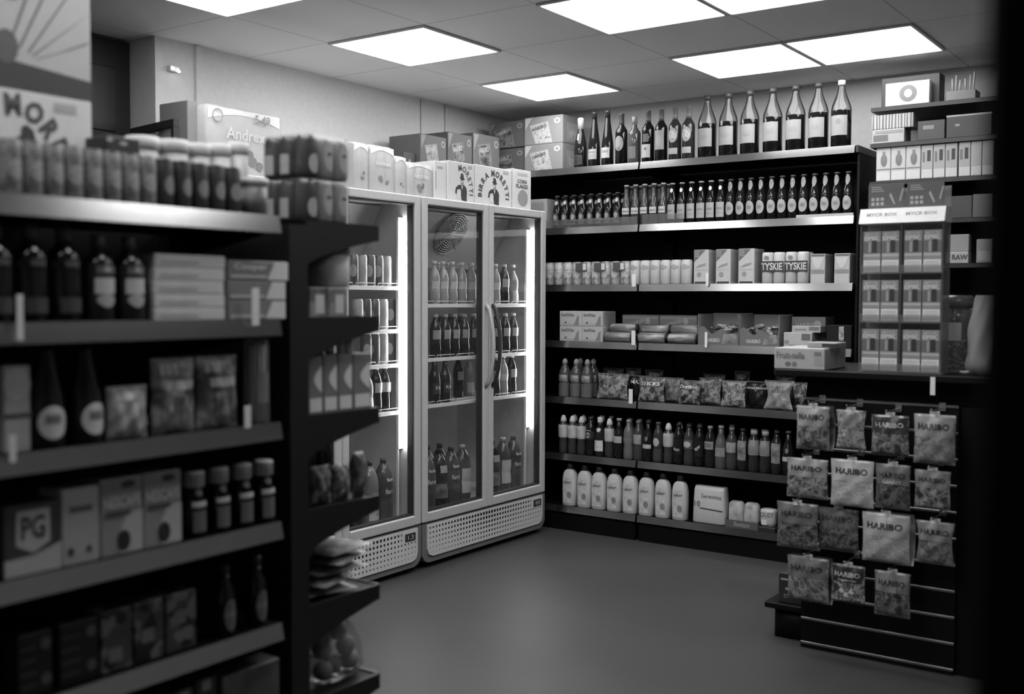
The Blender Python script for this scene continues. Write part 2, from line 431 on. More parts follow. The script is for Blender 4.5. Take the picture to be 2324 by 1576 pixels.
# ------------------------------------------------------------------ room shell
CH = 2.645
XA, YB_WALL, YSH = -4.29, 6.03, 5.545          # left wall, back wall, front line of the back shelving
def floor_mat():
    m = bpy.data.materials.new('worn_vinyl_floor'); m.use_nodes = True; nt = m.node_tree; b = nt.nodes['Principled BSDF']
    tc = nt.nodes.new('ShaderNodeTexCoord')
    n = nt.nodes.new('ShaderNodeTexNoise'); n.inputs['Scale'].default_value = 1.6; n.inputs['Detail'].default_value = 6
    n2 = nt.nodes.new('ShaderNodeTexNoise'); n2.inputs['Scale'].default_value = 260
    ad = nt.nodes.new('ShaderNodeMix'); ad.inputs[0].default_value = 0.4
    r = nt.nodes.new('ShaderNodeValToRGB'); r.color_ramp.elements[0].position = 0.3; r.color_ramp.elements[1].position = 0.7
    a, c = 0.042, 0.062
    r.color_ramp.elements[0].color = (a, a, a, 1); r.color_ramp.elements[1].color = (c, c, c, 1)
    nt.links.new(tc.outputs['Object'], n.inputs['Vector']); nt.links.new(tc.outputs['Object'], n2.inputs['Vector'])
    nt.links.new(n.outputs['Fac'], ad.inputs[2]); nt.links.new(n2.outputs['Fac'], ad.inputs[3]); nt.links.new(ad.outputs[0], r.inputs[0])
    nt.links.new(r.outputs[0], b.inputs['Base Color']); b.inputs['Roughness'].default_value = 0.48; b.inputs['Specular IOR Level'].default_value = 0.35
    return m
def ceiling_mat():
    m = bpy.data.materials.new('ceiling_tiles'); m.use_nodes = True; nt = m.node_tree; b = nt.nodes['Principled BSDF']
    tc = nt.nodes.new('ShaderNodeTexCoord'); sp = nt.nodes.new('ShaderNodeSeparateXYZ'); nt.links.new(tc.outputs['Object'], sp.inputs[0])
    L = []
    for ax, off in ((0, 3.73), (1, -3.74)):
        a = nt.nodes.new('ShaderNodeMath'); a.operation = 'ADD'; a.inputs[1].default_value = off + 12.0 + 0.3
        p = nt.nodes.new('ShaderNodeMath'); p.operation = 'MODULO'; p.inputs[1].default_value = 0.6
        q = nt.nodes.new('ShaderNodeMath'); q.operation = 'SUBTRACT'; q.inputs[1].default_value = 0.3
        w = nt.nodes.new('ShaderNodeMath'); w.operation = 'ABSOLUTE'
        g = nt.nodes.new('ShaderNodeMath'); g.operation = 'LESS_THAN'; g.inputs[1].default_value = 0.0035
        nt.links.new(sp.outputs[ax], a.inputs[0]); nt.links.new(a.outputs[0], p.inputs[0]); nt.links.new(p.outputs[0], q.inputs[0]); nt.links.new(q.outputs[0], w.inputs[0]); nt.links.new(w.outputs[0], g.inputs[0])
        L.append(g)
    mx = nt.nodes.new('ShaderNodeMath'); mx.operation = 'MAXIMUM'; nt.links.new(L[0].outputs[0], mx.inputs[0]); nt.links.new(L[1].outputs[0], mx.inputs[1])
    c = nt.nodes.new('ShaderNodeMix'); c.data_type = 'RGBA'; c.inputs[6].default_value = (0.93, 0.93, 0.93, 1); c.inputs[7].default_value = (0.6, 0.6, 0.6, 1)
    nt.links.new(mx.outputs[0], c.inputs[0]); nt.links.new(c.outputs[2], b.inputs['Base Color']); b.inputs['Roughness'].default_value = 0.9
    return m
WALLM = G(0.80, 0.75)
struct('floor', MB().box(-5.3, 1.5, -2.2, 6.2, -0.1, 0), floor_mat(), 'grey vinyl shop floor, scuffed and plain', 'floor')
struct('ceiling', MB().box(-5.3, 1.5, -2.2, 6.2, CH, CH + 0.1), ceiling_mat(), 'suspended ceiling of large square white tiles', 'ceiling')
struct('wall_left', MB().box(-4.5, XA, 3.18, 6.2, 0, CH), WALLM, 'pale plain wall behind the drinks fridges', 'wall')
struct('wall_back', MB().box(-5.3, 1.5, YB_WALL, 6.2, 0, CH), WALLM, 'pale wall behind the long black shelving', 'wall')
struct('wall_right', MB().box(1.4, 1.5, -2.2, 6.2, 0, CH), G(0.3, 0.8), 'wall on the counter side of the shop', 'wall')
struct('wall_front', MB().box(-5.3, 1.5, -2.3, -2.2, 0, CH), G(0.6, 0.8), 'street-side wall behind the viewer', 'wall')
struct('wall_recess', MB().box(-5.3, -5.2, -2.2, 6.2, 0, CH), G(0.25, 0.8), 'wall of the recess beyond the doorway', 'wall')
# dark back-room door in the recess left of the fridges: leaf with raised panels
dr = thing('door_1', 'dark panelled back-room door in the recess beyond the left wall', 'door'); dr['kind'] = 'structure'
part('door_leaf', MB().box(-4.52, -4.47, 2.35, 3.17, 0.0, 2.63), G(0.016, 0.5), dr)
mb = MB()
for z0, z1 in ((0.12, 0.9), (1.0, 1.55), (1.68, 2.12), (2.2, 2.5)):
    for y0, y1 in ((2.43, 2.73), (2.79, 3.09)): mb.box(-4.472, -4.462, y0, y1, z0, z1, 0, 0.004)
part('door_panel', mb, G(0.022, 0.45), dr)
part('door_handle', MB().tube([(-4.47, 2.42, 1.02), (-4.42, 2.42, 1.02), (-4.42, 2.53, 1.02)], 0.01), STEEL, dr)
# dark post beside the viewer
struct('trim_1', MB().box(-0.138, 0.14, 0.66, 0.9, 0, CH, 0, 0.006), G(0.004, 0.8, 0, 0, 0.1), 'dark square post beside the viewer, floor to ceiling', 'post')
for i, (y, nm) in enumerate(((5.10, 'nearer the fan fridge'), (5.335, 'close to the room corner'))):
    tag(part('conduit', MB().tube([(XA + 0.008, y, 1.96), (XA + 0.008, y, CH - 0.002)], 0.008), WALLM), 'thin vertical cable conduit on pale wall, ' + nm, 'conduit', 'wall conduits')
tag(part('conduit', MB().box(XA, XA + 0.016, 3.405, 3.435, 1.96, CH - 0.002, 0, 0.003), WALLM), 'wide cable trunking on pale wall above the big tissue carton', 'conduit')
# twin spot emergency lamp high on the left wall
el = thing('emergency_lamp', 'small twin-spot emergency lamp high on pale wall beside dark doorway', 'lamp', (XA, 3.27, 2.50))
part('housing', MB().box(0.0, 0.03, -0.026, 0.026, -0.010, 0.016, 0, 0.003), WALLM, el)
for s in (-0.017, 0.017): part('bulb', MB().lathe([(0, -0.005), (0.006, -0.004), (0.0075, 0), (0.006, 0.004), (0, 0.005)], 10, at=(0.036, s, -0.003 - s * 0.3)), EMIT(8), el)

# ------------------------------------------------------------------ ceiling light panels
def make_light():
    t = thing('ceiling_light', '', 'ceiling light')
    part('diffuser', MB().box(-0.283, 0.283, -0.283, 0.283, -0.009, 0.0, 0, 0.001), EMIT(PANEL_E), t)
    mb = MB()
    for a in (0, 1):
        for s in (-1, 1):
            q = (-0.299, 0.299, s * 0.2915 - 0.0075, s * 0.2915 + 0.0075)
            mb.box(*(q if a == 0 else (q[2], q[3], -0.284, 0.284)), -0.0105, 0.0, 0, 0.002)
    part('frame', mb, G(0.75, 0.5), t); return t
for x, y, lb in ((-3.43, 5.24, 'square ceiling light above the fan fridge, single, nearest the back wall'),
                 (-3.43, 4.04, 'square ceiling light above the left fridges, second from the back wall'),
                 (-3.43, 2.84, 'square ceiling light cut by top edge above the tin shelves'),
                 (-2.23, 5.24, 'square ceiling light over large wine bottles, fridge side of a pair'),
                 (-1.63, 5.24, 'square ceiling light over large wine bottles, counter side of a pair'),
                 (-2.23, 4.04, 'large bright ceiling light cut by top edge, left of dark bar'),
                 (-1.63, 4.04, 'ceiling light mostly beyond top edge, right of the dark bar'),
                 (-2.23, 2.84, 'ceiling light over the aisle, out of view above'), (-1.63, 2.84, 'ceiling light over the aisle by the counter, out of view'),
                 (-2.23, 1.64, 'ceiling light over the near gondola, out of view'), (-1.63, 1.64, 'ceiling light added over the aisle nearer the street, out of view'), (-1.63, 0.44, 'ceiling light added by the shop entrance, out of view'), (-0.43, 2.84, 'ceiling light added above the counter aisle, out of view')):  # last three are unseen panels added to light the near gondola
    place(make_light, 'light', (x, y, CH - 0.0005), 0, lb, 'square ceiling lights')

# ------------------------------------------------------------------ gondola shelving
def shelf_unit(root, bays, yf, yb, levels, zt, back=True, strip=STRIP, plinth=0.1):
    if back: part('back_panel', MB().box(bays[0][0], bays[-1][1], yb - 0.02, yb, 0.0, zt), SHELFBLACK, root)
    xs = [b[0] for b in bays] + [bays[-1][1]]
    for x in xs:
        part('upright', MB().box(x - 0.012, x + 0.012, yb - 0.06, yb - 0.021, 0.0, zt), SHELFBLACK, root)
    for (x0, x1) in bays:
        part('plinth', MB().box(x0 + 0.013, x1 - 0.013, yf + 0.015, yb - 0.062, 0.0, plinth), SHELFBLACK, root)
        for z in levels:
            sh = part('shelf', MB().box(x0 + 0.002, x1 - 0.002, yf + 0.011, yb - 0.062, z - 0.03, z), SHELFBLACK, root)
            a, b, e = x0 + 0.006, x1 - 0.006, 0.004
            mb = MB().add([(a, yf, z - 0.037), (b, yf, z - 0.037), (b, yf + 0.0087, z + e), (a, yf + 0.0087, z + e),
                           (a, yf + 0.0105, z - 0.037), (b, yf + 0.0105, z - 0.037), (b, yf + 0.0105, z + e), (a, yf + 0.0105, z + e)],
                          [(0, 1, 2, 3), (5, 4, 7, 6), (3, 2, 6, 7), (4, 5, 1, 0), (1, 5, 6, 2), (4, 0, 3, 7)])
            part('ticket_strip', mb, strip, sh, 'bare metal ticket strip')
            for br in (x0 + 0.004, x1 - 0.012):
                part('bracket', MB().add([(br, yf + 0.03, z - 0.031), (br, yb - 0.0625, z - 0.031), (br, yb - 0.0625, z - 0.10), (br, yf + 0.10, z - 0.045),
                                          (br + .008, yf + 0.03, z - 0.031), (br + .008, yb - 0.0625, z - 0.031), (br + .008, yb - 0.0625, z - 0.10), (br + .008, yf + 0.10, z - 0.045)],
                                         [(0, 1, 2, 3), (7, 6, 5, 4), (0, 4, 5, 1), (1, 5, 6, 2), (2, 6, 7, 3), (3, 7, 4, 0)]), SHELFBLACK, sh)
LEV = [0.150, 0.471, 0.820, 1.164, 1.506, 1.853, 2.214]
wallg = thing('wall_shelving', 'tall black wall shelving with seven levels of drinks and snacks', 'shelving', (0, 0, 0))
shelf_unit(wallg, [(-4.27, -3.021), (-3.021, -1.766)], YSH, 6.025, LEV, 2.21)
part('end_panel', MB().box(-1.764, -1.752, YSH + 0.03, 6.02, 0.0, 2.175), SHELFBLACK, wallg)
mb = MB().box(-1.7655, -1.752, YSH + 0.004, 6.02, 2.178, 2.216, 0, 0.002); part('top_shelf_end', mb, G(0.03, 0.4), wallg)
LLEV = [0.155, 0.40, 0.645, 0.888, 1.125, 1.370, 1.610]
leftg = thing('gondola_shelving', 'near black gondola with metal-lipped shelves of tins, bottles and coffee', 'shelving', (-2.35, 1.135, 0), pi / 2)
shelf_unit(leftg, [(-0.625, 0.625)], -0.45, 0.02, LLEV, 1.60)
part('top_deck', MB().box(-0.62, 0.62, 0.02, 0.42, 1.575, 1.605), SHELFBLACK, leftg)
part('rear_panel', MB().box(-0.62, 0.62, 0.40, 0.419, 0.0, 1.574), SHELFBLACK, leftg)
# end bay: its shelves stand out beyond the end of the gondola, seen from the side
endb = thing('end_bay_shelving', 'black end bay with cantilevered shelves and curved side brackets', 'shelving', (0, 0, 0))
EX0, EX1, EY0, EY1 = -2.78, -1.95, 1.825, 2.145
part('back_panel', MB().box(EX0, EX1, EY0, EY0 + 0.06, 0.0, 1.60), G(0.008, 0.5), endb)
for z in LLEV:
    sh = part('shelf', MB().box(EX0 + 0.012, EX1 - 0.012, EY0 + 0.06, EY1 - 0.002, z - 0.03, z), SHELFBLACK, endb)
    for x in (EX0, EX1 - 0.011):
        pts = [(EY0 + 0.06, z + 0.004), (EY0 + 0.06, z - 0.105)] + [(EY0 + 0.06 + 0.25 * s, z - 0.105 + 0.068 * s ** 0.7) for s in (0.15, 0.3, 0.5, 0.7, 0.85, 1.0)] + [(EY1, z - 0.037), (EY1, z + 0.004)]
        n = len(pts)
        part('side_bracket', MB().add([(x, a, b) for a, b in pts] + [(x + 0.011, a, b) for a, b in pts], [tuple(range(n)), tuple(range(2 * n - 1, n - 1, -1))] + [(i, (i + 1) % n + 0, (i + 1) % n + n, i + n) for i in range(n)]), G(0.007, 0.5), sh)
    part('front_lip', MB().box(EX0 + 0.012, EX1 - 0.012, EY1 - 0.0015, EY1 + 0.004, z - 0.036, z + 0.004), STRIP, sh)

# ------------------------------------------------------------------ glass-door fridges
def perforated():
    m = bpy.data.materials.new('perforated_panel'); m.use_nodes = True; nt = m.node_tree; b = nt.nodes['Principled BSDF']; b.inputs['Roughness'].default_value = 0.45
    tc = nt.nodes.new('ShaderNodeTexCoord'); sp = nt.nodes.new('ShaderNodeSeparateXYZ'); nt.links.new(tc.outputs['Object'], sp.inputs[0])
    def M(op, a, bb=None, c=None):
        n = nt.nodes.new('ShaderNodeMath'); n.operation = op
        for i, v in enumerate((a, bb, c)):
            if v is None: continue
            if isinstance(v, (int, float)): n.inputs[i].default_value = v
            else: nt.links.new(v, n.inputs[i])
        return n.outputs[0]
    P = 0.0262
    x, z = sp.outputs[0], sp.outputs[2]
    cx = M('SUBTRACT', M('MODULO', M('ADD', x, 10 * P + P / 2 + 0.5239), P), P / 2)
    cz = M('SUBTRACT', M('MODULO', M('ADD', z, -0.0445 + 10 * P), P), P / 2)
    d = M('SQRT', M('ADD', M('MULTIPLY', cx, cx), M('MULTIPLY', cz, cz)))
    # holes are largest at the top centre and shrink outwards and downwards
    fall = M('SUBTRACT', 0.0098, M('ADD', M('MULTIPLY', M('ABSOLUTE', x), 0.0075), M('MULTIPLY', M('SUBTRACT', 0.215, z), 0.028)))
    hole = M('LESS_THAN', d, fall)
    lim = M('MULTIPLY', M('LESS_THAN', M('ABSOLUTE', x), 0.53), M('MULTIPLY', M('GREATER_THAN', z, 0.068), M('LESS_THAN', z, 0.228)))
    keep = M('SUBTRACT', 1.0, M('MULTIPLY', M('GREATER_THAN', x, 0.42), M('GREATER_THAN', z, 0.17)))
    hole = M('MULTIPLY', M('MULTIPLY', hole, lim), keep)
    c = nt.nodes.new('ShaderNodeMix'); c.data_type = 'RGBA'; c.inputs[6].default_value = (0.62, 0.62, 0.62, 1); c.inputs[7].default_value = (0.012, 0.012, 0.012, 1)
    nt.links.new(hole, c.inputs[0]); nt.links.new(c.outputs[2], b.inputs['Base Color']); return m
FR = G(0.50, 0.42); LINER = G(0.50, 0.6); RAIL = G(0.78, 0.4); PERF = perforated()
def fridge(label, yc, rails, handle, digits):
    t = thing('drinks_fridge', label, 'fridge', (-3.943, yc, 0), pi / 2, 'glass-door drinks fridges')
    W, D, BK = 0.58, 0.35, 0.325
    mb = MB()
    for s in (-1, 1): mb.box(*sorted((s * W, s * (W - 0.035))), -D + 0.055, BK, 0.05, 1.95)
    mb.box(-W + .035, W - .035, -D + .055, BK, 1.912, 1.95); mb.box(-W + .035, W - .035, BK - 0.02, BK, 0.245, 1.912); mb.box(-W + .035, W - .035, -D + 0.055, BK - 0.02, 0.05, 0.262)
    part('cabinet', mb, LINER, t)
    # kick panel with rounded lower corners
    pts = [(-W, 0.24), (W, 0.24)]; r = 0.06
    base = [(W, 0.075)] + [(W - r + r * cos(a), 0.03 + r - 0.0 + r * sin(a)) for a in (-.4, -.8, -1.2)] + [(W - r, 0.03), (-W + r, 0.03)] + [(-W + r - r * cos(a), 0.03 + r + r * sin(a)) for a in (-1.2, -.8, -.4)] + [(-W, 0.075)]
    out = [(-W, 0.238)] + base[::-1][0:0] + [(p[0], p[1]) for p in base[::-1]] + [(W, 0.238)]
    n = len(out)
    part('kick_panel', MB().add([(x, -D + 0.004, z) for x, z in out] + [(x, -D + 0.05, z) for x, z in out], [tuple(range(n)), tuple(range(2 * n - 1, n - 1, -1))] + [(i, i + n, (i + 1) % n + n, (i + 1) % n) for i in range(n)]), G(0.16, 0.5), t)
    k = 0.035; inn = [(-W + k, 0.232)] + [(-W + k, 0.105), (-W + k + 0.012, 0.075), (-W + k + 0.045, 0.062), (W - k - 0.045, 0.062), (W - k - 0.012, 0.075), (W - k, 0.105)] + [(W - k, 0.232)]
    n = len(inn)
    gp = part('grille', MB().add([(x, -D - 0.004, z) for x, z in inn] + [(x, -D + 0.0035, z) for x, z in inn], [tuple(range(n)), tuple(range(2 * n - 1, n - 1, -1))] + [(i, i + n, (i + 1) % n + n, (i + 1) % n) for i in range(n)]), PERF, t, 'pale grille punched with round holes')
    dp = part('temperature_display', MB().box(0.445, 0.525, -D - 0.0075, -D - 0.0045, 0.175, 0.215, 0, 0.001), INK, t)
    text(dp, digits, 0.485, 0.195, 0.045, front(-D - 0.0085), G(0.5, 0.5, 0, 0.0), 0.022)
    for s in (-1, 1):
        for q in (-1, 1): part('foot', MB().lathe([(0, 0), (0.02, 0), (0.02, 0.05), (0, 0.05)], 10, at=(s * 0.5, q * 0.26, 0)), INK, t)
    for s, (hx, hm) in zip((-1, 1), handle):
        x0, x1 = (-W + 0.001, -0.002) if s < 0 else (0.002, W - 0.001)
        mb = MB(); y0, y1, st = -D, -D + 0.05, 0.047
        for bx in ((x0, x0 + st, 0.246, 1.95), (x1 - st, x1, 0.246, 1.95), (x0 + st, x1 - st, 0.246, 0.298), (x0 + st, x1 - st, 1.908, 1.95)): mb.box(bx[0], bx[1], y0, y1, bx[2], bx[3], 0, 0.006)
        dd = part('door', mb, FR, t)
        gk = MB()
        for bx in ((x0 + st, x0 + st + .009, 0.298, 1.908), (x1 - st - .009, x1 - st, 0.298, 1.908), (x0 + st + .009, x1 - st - .009, 0.298, 0.307), (x0 + st + .009, x1 - st - .009, 1.899, 1.908)): gk.box(bx[0], bx[1], y0 + 0.012, y1 - 0.002, bx[2], bx[3])
        part('gasket', gk, INK, dd)
        part('glass_pane', MB().box(x0 + st + 0.004, x1 - st - 0.004, y0 + 0.02, y0 + 0.026, 0.302, 1.904), CLEAR(0.95, 0.018, 0.01), dd)
        if hx is not None:
            X = x0 + 0.03 if hx < 0 else x1 - 0.03
            part('handle', MB().tube([(X, y0, 0.93)] + [(X, y0 - 0.05 * sin(pi * q) ** 0.6 - 0.004, 0.93 + 0.46 * q) for q in (0.06, 0.2, 0.35, 0.5, 0.65, 0.8, 0.94)] + [(X, y0, 1.39)], 0.012), hm, dd)
    # evaporator cover with round fan guard under the roof
    a, b = (-0.11, 1.906), (0.065, 1.60)
    mb = MB().add([(x, y, z) for x in (-W + .04, W - .04) for y, z in (a, b, (0.303, 1.60), (0.303, 1.906))], [(0, 1, 2, 3), (7, 6, 5, 4), (0, 4, 5, 1), (1, 5, 6, 2), (2, 6, 7, 3), (3, 7, 4, 0)])
    du = part('evaporator_cover', mb, G(0.46, 0.5), t)
    part('cover_edge', MB().box(-W + .045, W - .045, 0.05, 0.077, 1.572, 1.599), INK, du)
    dv = Vector((0, b[0] - a[0], b[1] - a[1])).normalized(); ex = Vector((1, 0, 0)); nn = ex.cross(dv); nn = nn if nn.z < 0 else -nn
    for fx in (0.025,):
        c = Vector((fx, a[0] + (b[0] - a[0]) * 0.34, a[1] + (b[1] - a[1]) * 0.34)) + nn * 0.012
        M4 = Matrix((( ex.x, nn.x, dv.x, c.x), (ex.y, nn.y, dv.y, c.y), (ex.z, nn.z, dv.z, c.z), (0, 0, 0, 1)))
        part('fan_recess', MB().lathe([(0, 0), (0.128, 0), (0.128, 0.004), (0, 0.004)], 28).xf(M4 @ Matrix.Rotation(-pi / 2, 4, 'X') @ Matrix.Translation((0, 0, -0.010))), G(0.02, 0.6), du)
        mb = MB()
        for q in range(9): mb.ring(0.022 + 0.0135 * q, 0.0028, seg=28)
        for q in range(4):
            an = pi * q / 4; mb.tube([(-0.135 * cos(an), 0.003, -0.135 * sin(an)), (0.135 * cos(an), 0.003, 0.135 * sin(an))], 0.003, 5)
        part('fan_guard', mb.xf(M4), G(0.7, 0.35, 0.6), du)
    for s in (-1, 1):
        x0, x1 = (-W + 0.045, -0.012) if s < 0 else (0.012, W - 0.075)
        for z in rails:
            mb = MB().box(x0, x1, -0.262, -0.256, z - 0.018, z + 0.002, 0, 0.001)
            for i in range(14): mb.box(x0 + (x1 - x0) * i / 13.0 - 0.0015 + 0.0015 * (i == 0) - 0.0015 * (i == 13), x0 + (x1 - x0) * i / 13.0 + 0.0015, -0.256, 0.25, z - 0.006, z - 0.002)
            sh = part('wire_shelf', mb, RAIL, t)
            lp = MB(); nseg = 3; wv = (x1 - x0) / nseg
            for i in range(nseg):
                u0, u1 = x0 + wv * i + 0.006, x0 + wv * (i + 1) - 0.006
                lp.tube([(u0, -0.259, z), (u0 + 0.006, -0.259, z + 0.016), (u1 - 0.006, -0.259, z + 0.016), (u1, -0.259, z)], 0.0022, 6)
            part('front_rail', lp, RAIL, sh)
        part('shelf_upright', MB().box(*((x1 + 0.004, x1 + 0.012) if s > 0 else (x0 - 0.008, x0)), -0.25, -0.238, 0.28, 1.52), RAIL, t)
    part('centre_post', MB().box(-0.008, 0.008, -0.285, -0.265, 0.262, 1.91), LINER, t)
    lt = part('light_tube', MB().lathe([(0, 0.66), (0.011, 0.66), (0.011, 1.82), (0, 1.82)], 14, at=(W - 0.052, -0.272, 0)), EMIT(TUBE_E), t, 'glowing vertical tube')
    part('tube_holder', MB().box(W - 0.072, W - 0.036, -0.256, -0.243, 0.64, 1.84), RAIL, lt)
    return t
fridge('pale double-door drinks fridge with tins and bottles, half hidden by the end bay', 3.695, (0.84, 1.085, 1.262, 1.483), ((None, None), (None, None)), '1.3')
fridge('pale double-door drinks fridge with round fan guard, next to wall shelving', 4.865, (0.85, 1.10, 1.392), ((1, G(0.42, 0.4)), (-1, INK)), '03')

# black framed cabinet in front of the left wall, mostly hidden
fc = thing('framed_screen', 'black-framed glass screen standing beyond the tins, only its top corner showing', 'screen', (-4.06, 3.0, 0), -0.16)
mb = MB()
for bx in ((-0.2, 0.2, 0.0, 0.06), (-0.2, 0.2, 2.155, 2.19)): mb.box(bx[0], bx[1], -0.014, 0.014, bx[2], bx[3], 0, 0.002)
for x in (-0.2, 0.178): mb.box(x, x + 0.022, -0.014, 0.014, 0.06, 2.155)
part('frame', mb, INK, fc)
part('glass_pane', MB().box(-0.177, 0.177, -0.003, 0.003, 0.061, 2.154), CLEAR(0.85, 0.06, 0.30), fc)
part('inner_upright', MB().box(0.03, 0.075, 0.004, 0.012, 0.061, 2.154), DARK, fc)

# ------------------------------------------------------------------ counter with slatted front
ct = thing('shop_counter', 'black shop counter with slatted front hung with sweet bags', 'counter', (0, 0, 0))
CX0, CX1, CYF = -1.54, -0.25, 4.235
part('cabinet_body', MB().box(CX0, CX1, CYF + 0.022, 4.80, 0.0, 1.02), SHELFBLACK, ct)
sp = part('slat_panel', MB().box(CX0, -0.945, CYF + 0.004, CYF + 0.0215, 0.0, 1.025), SHELFBLACK, ct)
for k in range(11):
    z = 0.022 + 0.1 * k
    if z < 1.025: part('slat_channel', MB().box(CX0 + 0.001, -0.946, CYF, CYF + 0.0035, z - 0.005, z + 0.005, 0, 0.001), G(0.35, 0.35, 1.0), sp, 'bare aluminium slat channel')
part('worktop', MB().box(-1.655, CX1, 4.20, 4.84, 1.112, 1.140, 0, 0.004), SHELFBLACK, ct)
part('riser', MB().box(CX0 + 0.04, CX1, 4.34, 4.78, 1.021, 1.111), SHELFBLACK, ct)
bl = thing('floor_plinth', 'low black plinth at the foot of the counter, ledge on its corner', 'plinth', (0, 0, 0))
part('plinth_body', MB().loft([(0.0, 0.072, 0.19), (0.125, 0.072, 0.19)], 24, 8).xf(Matrix.Translation((-1.62, 4.50, 0))), SHELFBLACK, bl)
part('ledge', MB().box(-1.715, -1.545, 4.28, 4.70, 0.1255, 0.15, 0, 0.003), SHELFBLACK, bl)

# ------------------------------------------------------------------ back bar shelving beyond the counter
bb = thing('back_bar_shelving', 'dark shelving beyond the counter with boxed vapes and cigars', 'shelving', (0, 0, 0))
KX0, KX1, KY = -1.69, -0.45, 5.545
part('back_panel', MB().box(KX0, KX1, 6.0, 6.022, 0.0, 2.02), SHELFBLACK, bb)
part('side_panel', MB().box(KX0 + 0.03, KX0 + 0.045, 5.6, 5.999, 0.0, 2.0), SHELFBLACK, bb)
KLEV = [2.395, 2.213, 2.022, 1.822, 1.602, 1.36]
for z in KLEV:
    sh = part('shelf', MB().box(KX0, KX1, KY, 5.999, z - 0.02, z), SHELFBLACK, bb)
    part('shelf_edge', MB().box(KX0, KX1, KY - 0.004, KY - 0.0005, z - 0.021, z - 0.001), G(0.03, 0.3), sh)

# ================================================================== goods on the tall wall shelving
def shelfx(px, py, Y): return BX(px, py, Y)
CAPW = G(0.8, 0.4)
# --- top level: wine
TZ = LEV[6] + 0.0006
bord = [(0.034, 0), (0.037, 0.004), (0.037, 0.188), (0.034, 0.204), (0.022, 0.222), (0.0150, 0.236), (0.0135, 0.25), (0.0135, 0.292), (0.0150, 0.294), (0.0150, 0.299)]
bcap = lambda m, z0=0.232: ([(0.0158, z0), (0.0148, 0.25), (0.0147, 0.292), (0.0158, 0.294), (0.0158, 0.3005)], m)
hock = [(0.034, 0), (0.0365, 0.004), (0.0365, 0.11), (0.034, 0.145), (0.024, 0.215), (0.0165, 0.265), (0.0145, 0.29), (0.0145, 0.326)]
hcap = lambda m: ([(0.0158, 0.285), (0.0152, 0.322), (0.0152, 0.329)], m)
champ = [(0.038, 0), (0.041, 0.005), (0.041, 0.115), (0.037, 0.155), (0.024, 0.205), (0.0165, 0.24), (0.0155, 0.28), (0.0155, 0.29)]
rose = G(0.10, 0.06); AMB = G(0.03, 0.06)
W = []
W.append(lambda: bottle('wine_bottle', 'wine bottle', champ, GREENGLASS, ([(0.0175, 0.232), (0.018, 0.27), (0.0195, 0.275), (0.0195, 0.298), (0.012, 0.3045)], G(0.5)), [(0.062, 0.02, 0.075, 'rect', G(0.10, 0.4)), (0.056, 0.024, 0.071, 'rect', INK), (0.012, 0.165, 0.205, 'rect', G(0.4, 0.3))]))
W.append(lambda: bottle('wine_bottle', 'wine bottle', hock, GREENGLASS, hcap(AMB), [(0.066, 0.045, 0.105, 'rect', G(0.4)), (0.05, 0.083, 0.090, 'rect', G(0.25)), (0.05, 0.060, 0.066, 'rect', G(0.35))]))
W.append(lambda: bottle('wine_bottle', 'wine bottle', hock, GREENGLASS, hcap(AMB), [(0.062, 0.046, 0.108, 'rect', G(0.5)), (0.044, 0.078, 0.092, 'rect', G(0.3))]))
W.append(lambda: bottle('wine_bottle', 'wine bottle', bord, BROWNGLASS, bcap(DARK), [(0.06, 0.08, 0.168, 'oval', G(0.30)), (0.02, 0.083, 0.105, 'oval', G(0.16))]))
W.append(lambda: bottle('wine_bottle', 'wine bottle', [(r, z * 0.915) for r, z in bord], rose, ([(0.0155, 0.235), (0.0152, 0.276)], G(0.34)), [(0.05, 0.03, 0.10, 'rect', G(0.17, 0.3))]))
W.append(lambda: bottle('wine_bottle', 'wine bottle', bord, BROWNGLASS, bcap(G(0.10, 0.3)), [(0.06, 0.028, 0.105, 'rect', G(0.5)), (0.018, 0.07, 0.088, 'oval', G(0.2)), (0.04, 0.118, 0.165, 'rect', G(0.13, 0.3))]))
W.append(lambda: bottle('wine_bottle', 'wine bottle', bord, BROWNGLASS, bcap(G(0.10, 0.3)), [(0.066, 0.068, 0.178, 'rect', G(0.34)), (0.04, 0.09, 0.15, 'oval', G(0.40))]))
W.append(lambda: bottle('wine_bottle', 'wine bottle', bord, AMB, bcap(G(0.16, 0.3)), [(0.060, 0.10, 0.185, 'oval', G(0.38)), (0.046, 0.113, 0.172, 'oval', ART((0.2, 0.5, 0.65), 90, vary=False)), (0.062, 0.035, 0.07, 'rect', G(0.4))]))
wl = ['dark sparkling wine bottle with white foil top beside the sweet cartons', 'tall slim green wine bottle with banded pale label, next to sparkling wine', 'tall slim green wine bottle, pale label, second of the slim pair',
      'dark wine bottle with long shaped label, after the two slim bottles', 'small clear rose wine bottle with pale cap on the top shelf', 'dark wine bottle with low white label and clear band above it', 'dark wine bottle with tall rectangular pale label filling its front',
      'amber wine bottle with round crest label, first of the crest pair', 'amber wine bottle with round crest label, beside the large bottles']
mk = W + [W[7]]
for i, (px, top) in enumerate(((1318, 265), (1349, 252), (1379, 249), (1410.6, 252), (1440, 261), (1471, 247), (1500.6, 250), (1532, 246), (1562.5, 243))):
    place(mk[i], 'wine%d' % min(i, 7), (shelfx(px, 340, 5.60), 5.60, TZ), 0, wl[i], 'wine bottles on the top shelf')
mag = [(0.047, 0), (0.052, 0.006), (0.052, 0.192), (0.048, 0.218), (0.036, 0.25), (0.024, 0.282), (0.0175, 0.312), (0.016, 0.338), (0.018, 0.34), (0.018, 0.348)]
UPPER = BOTTLEGLASS(0.86, 0.12); WINE = G(0.007, 0.05)
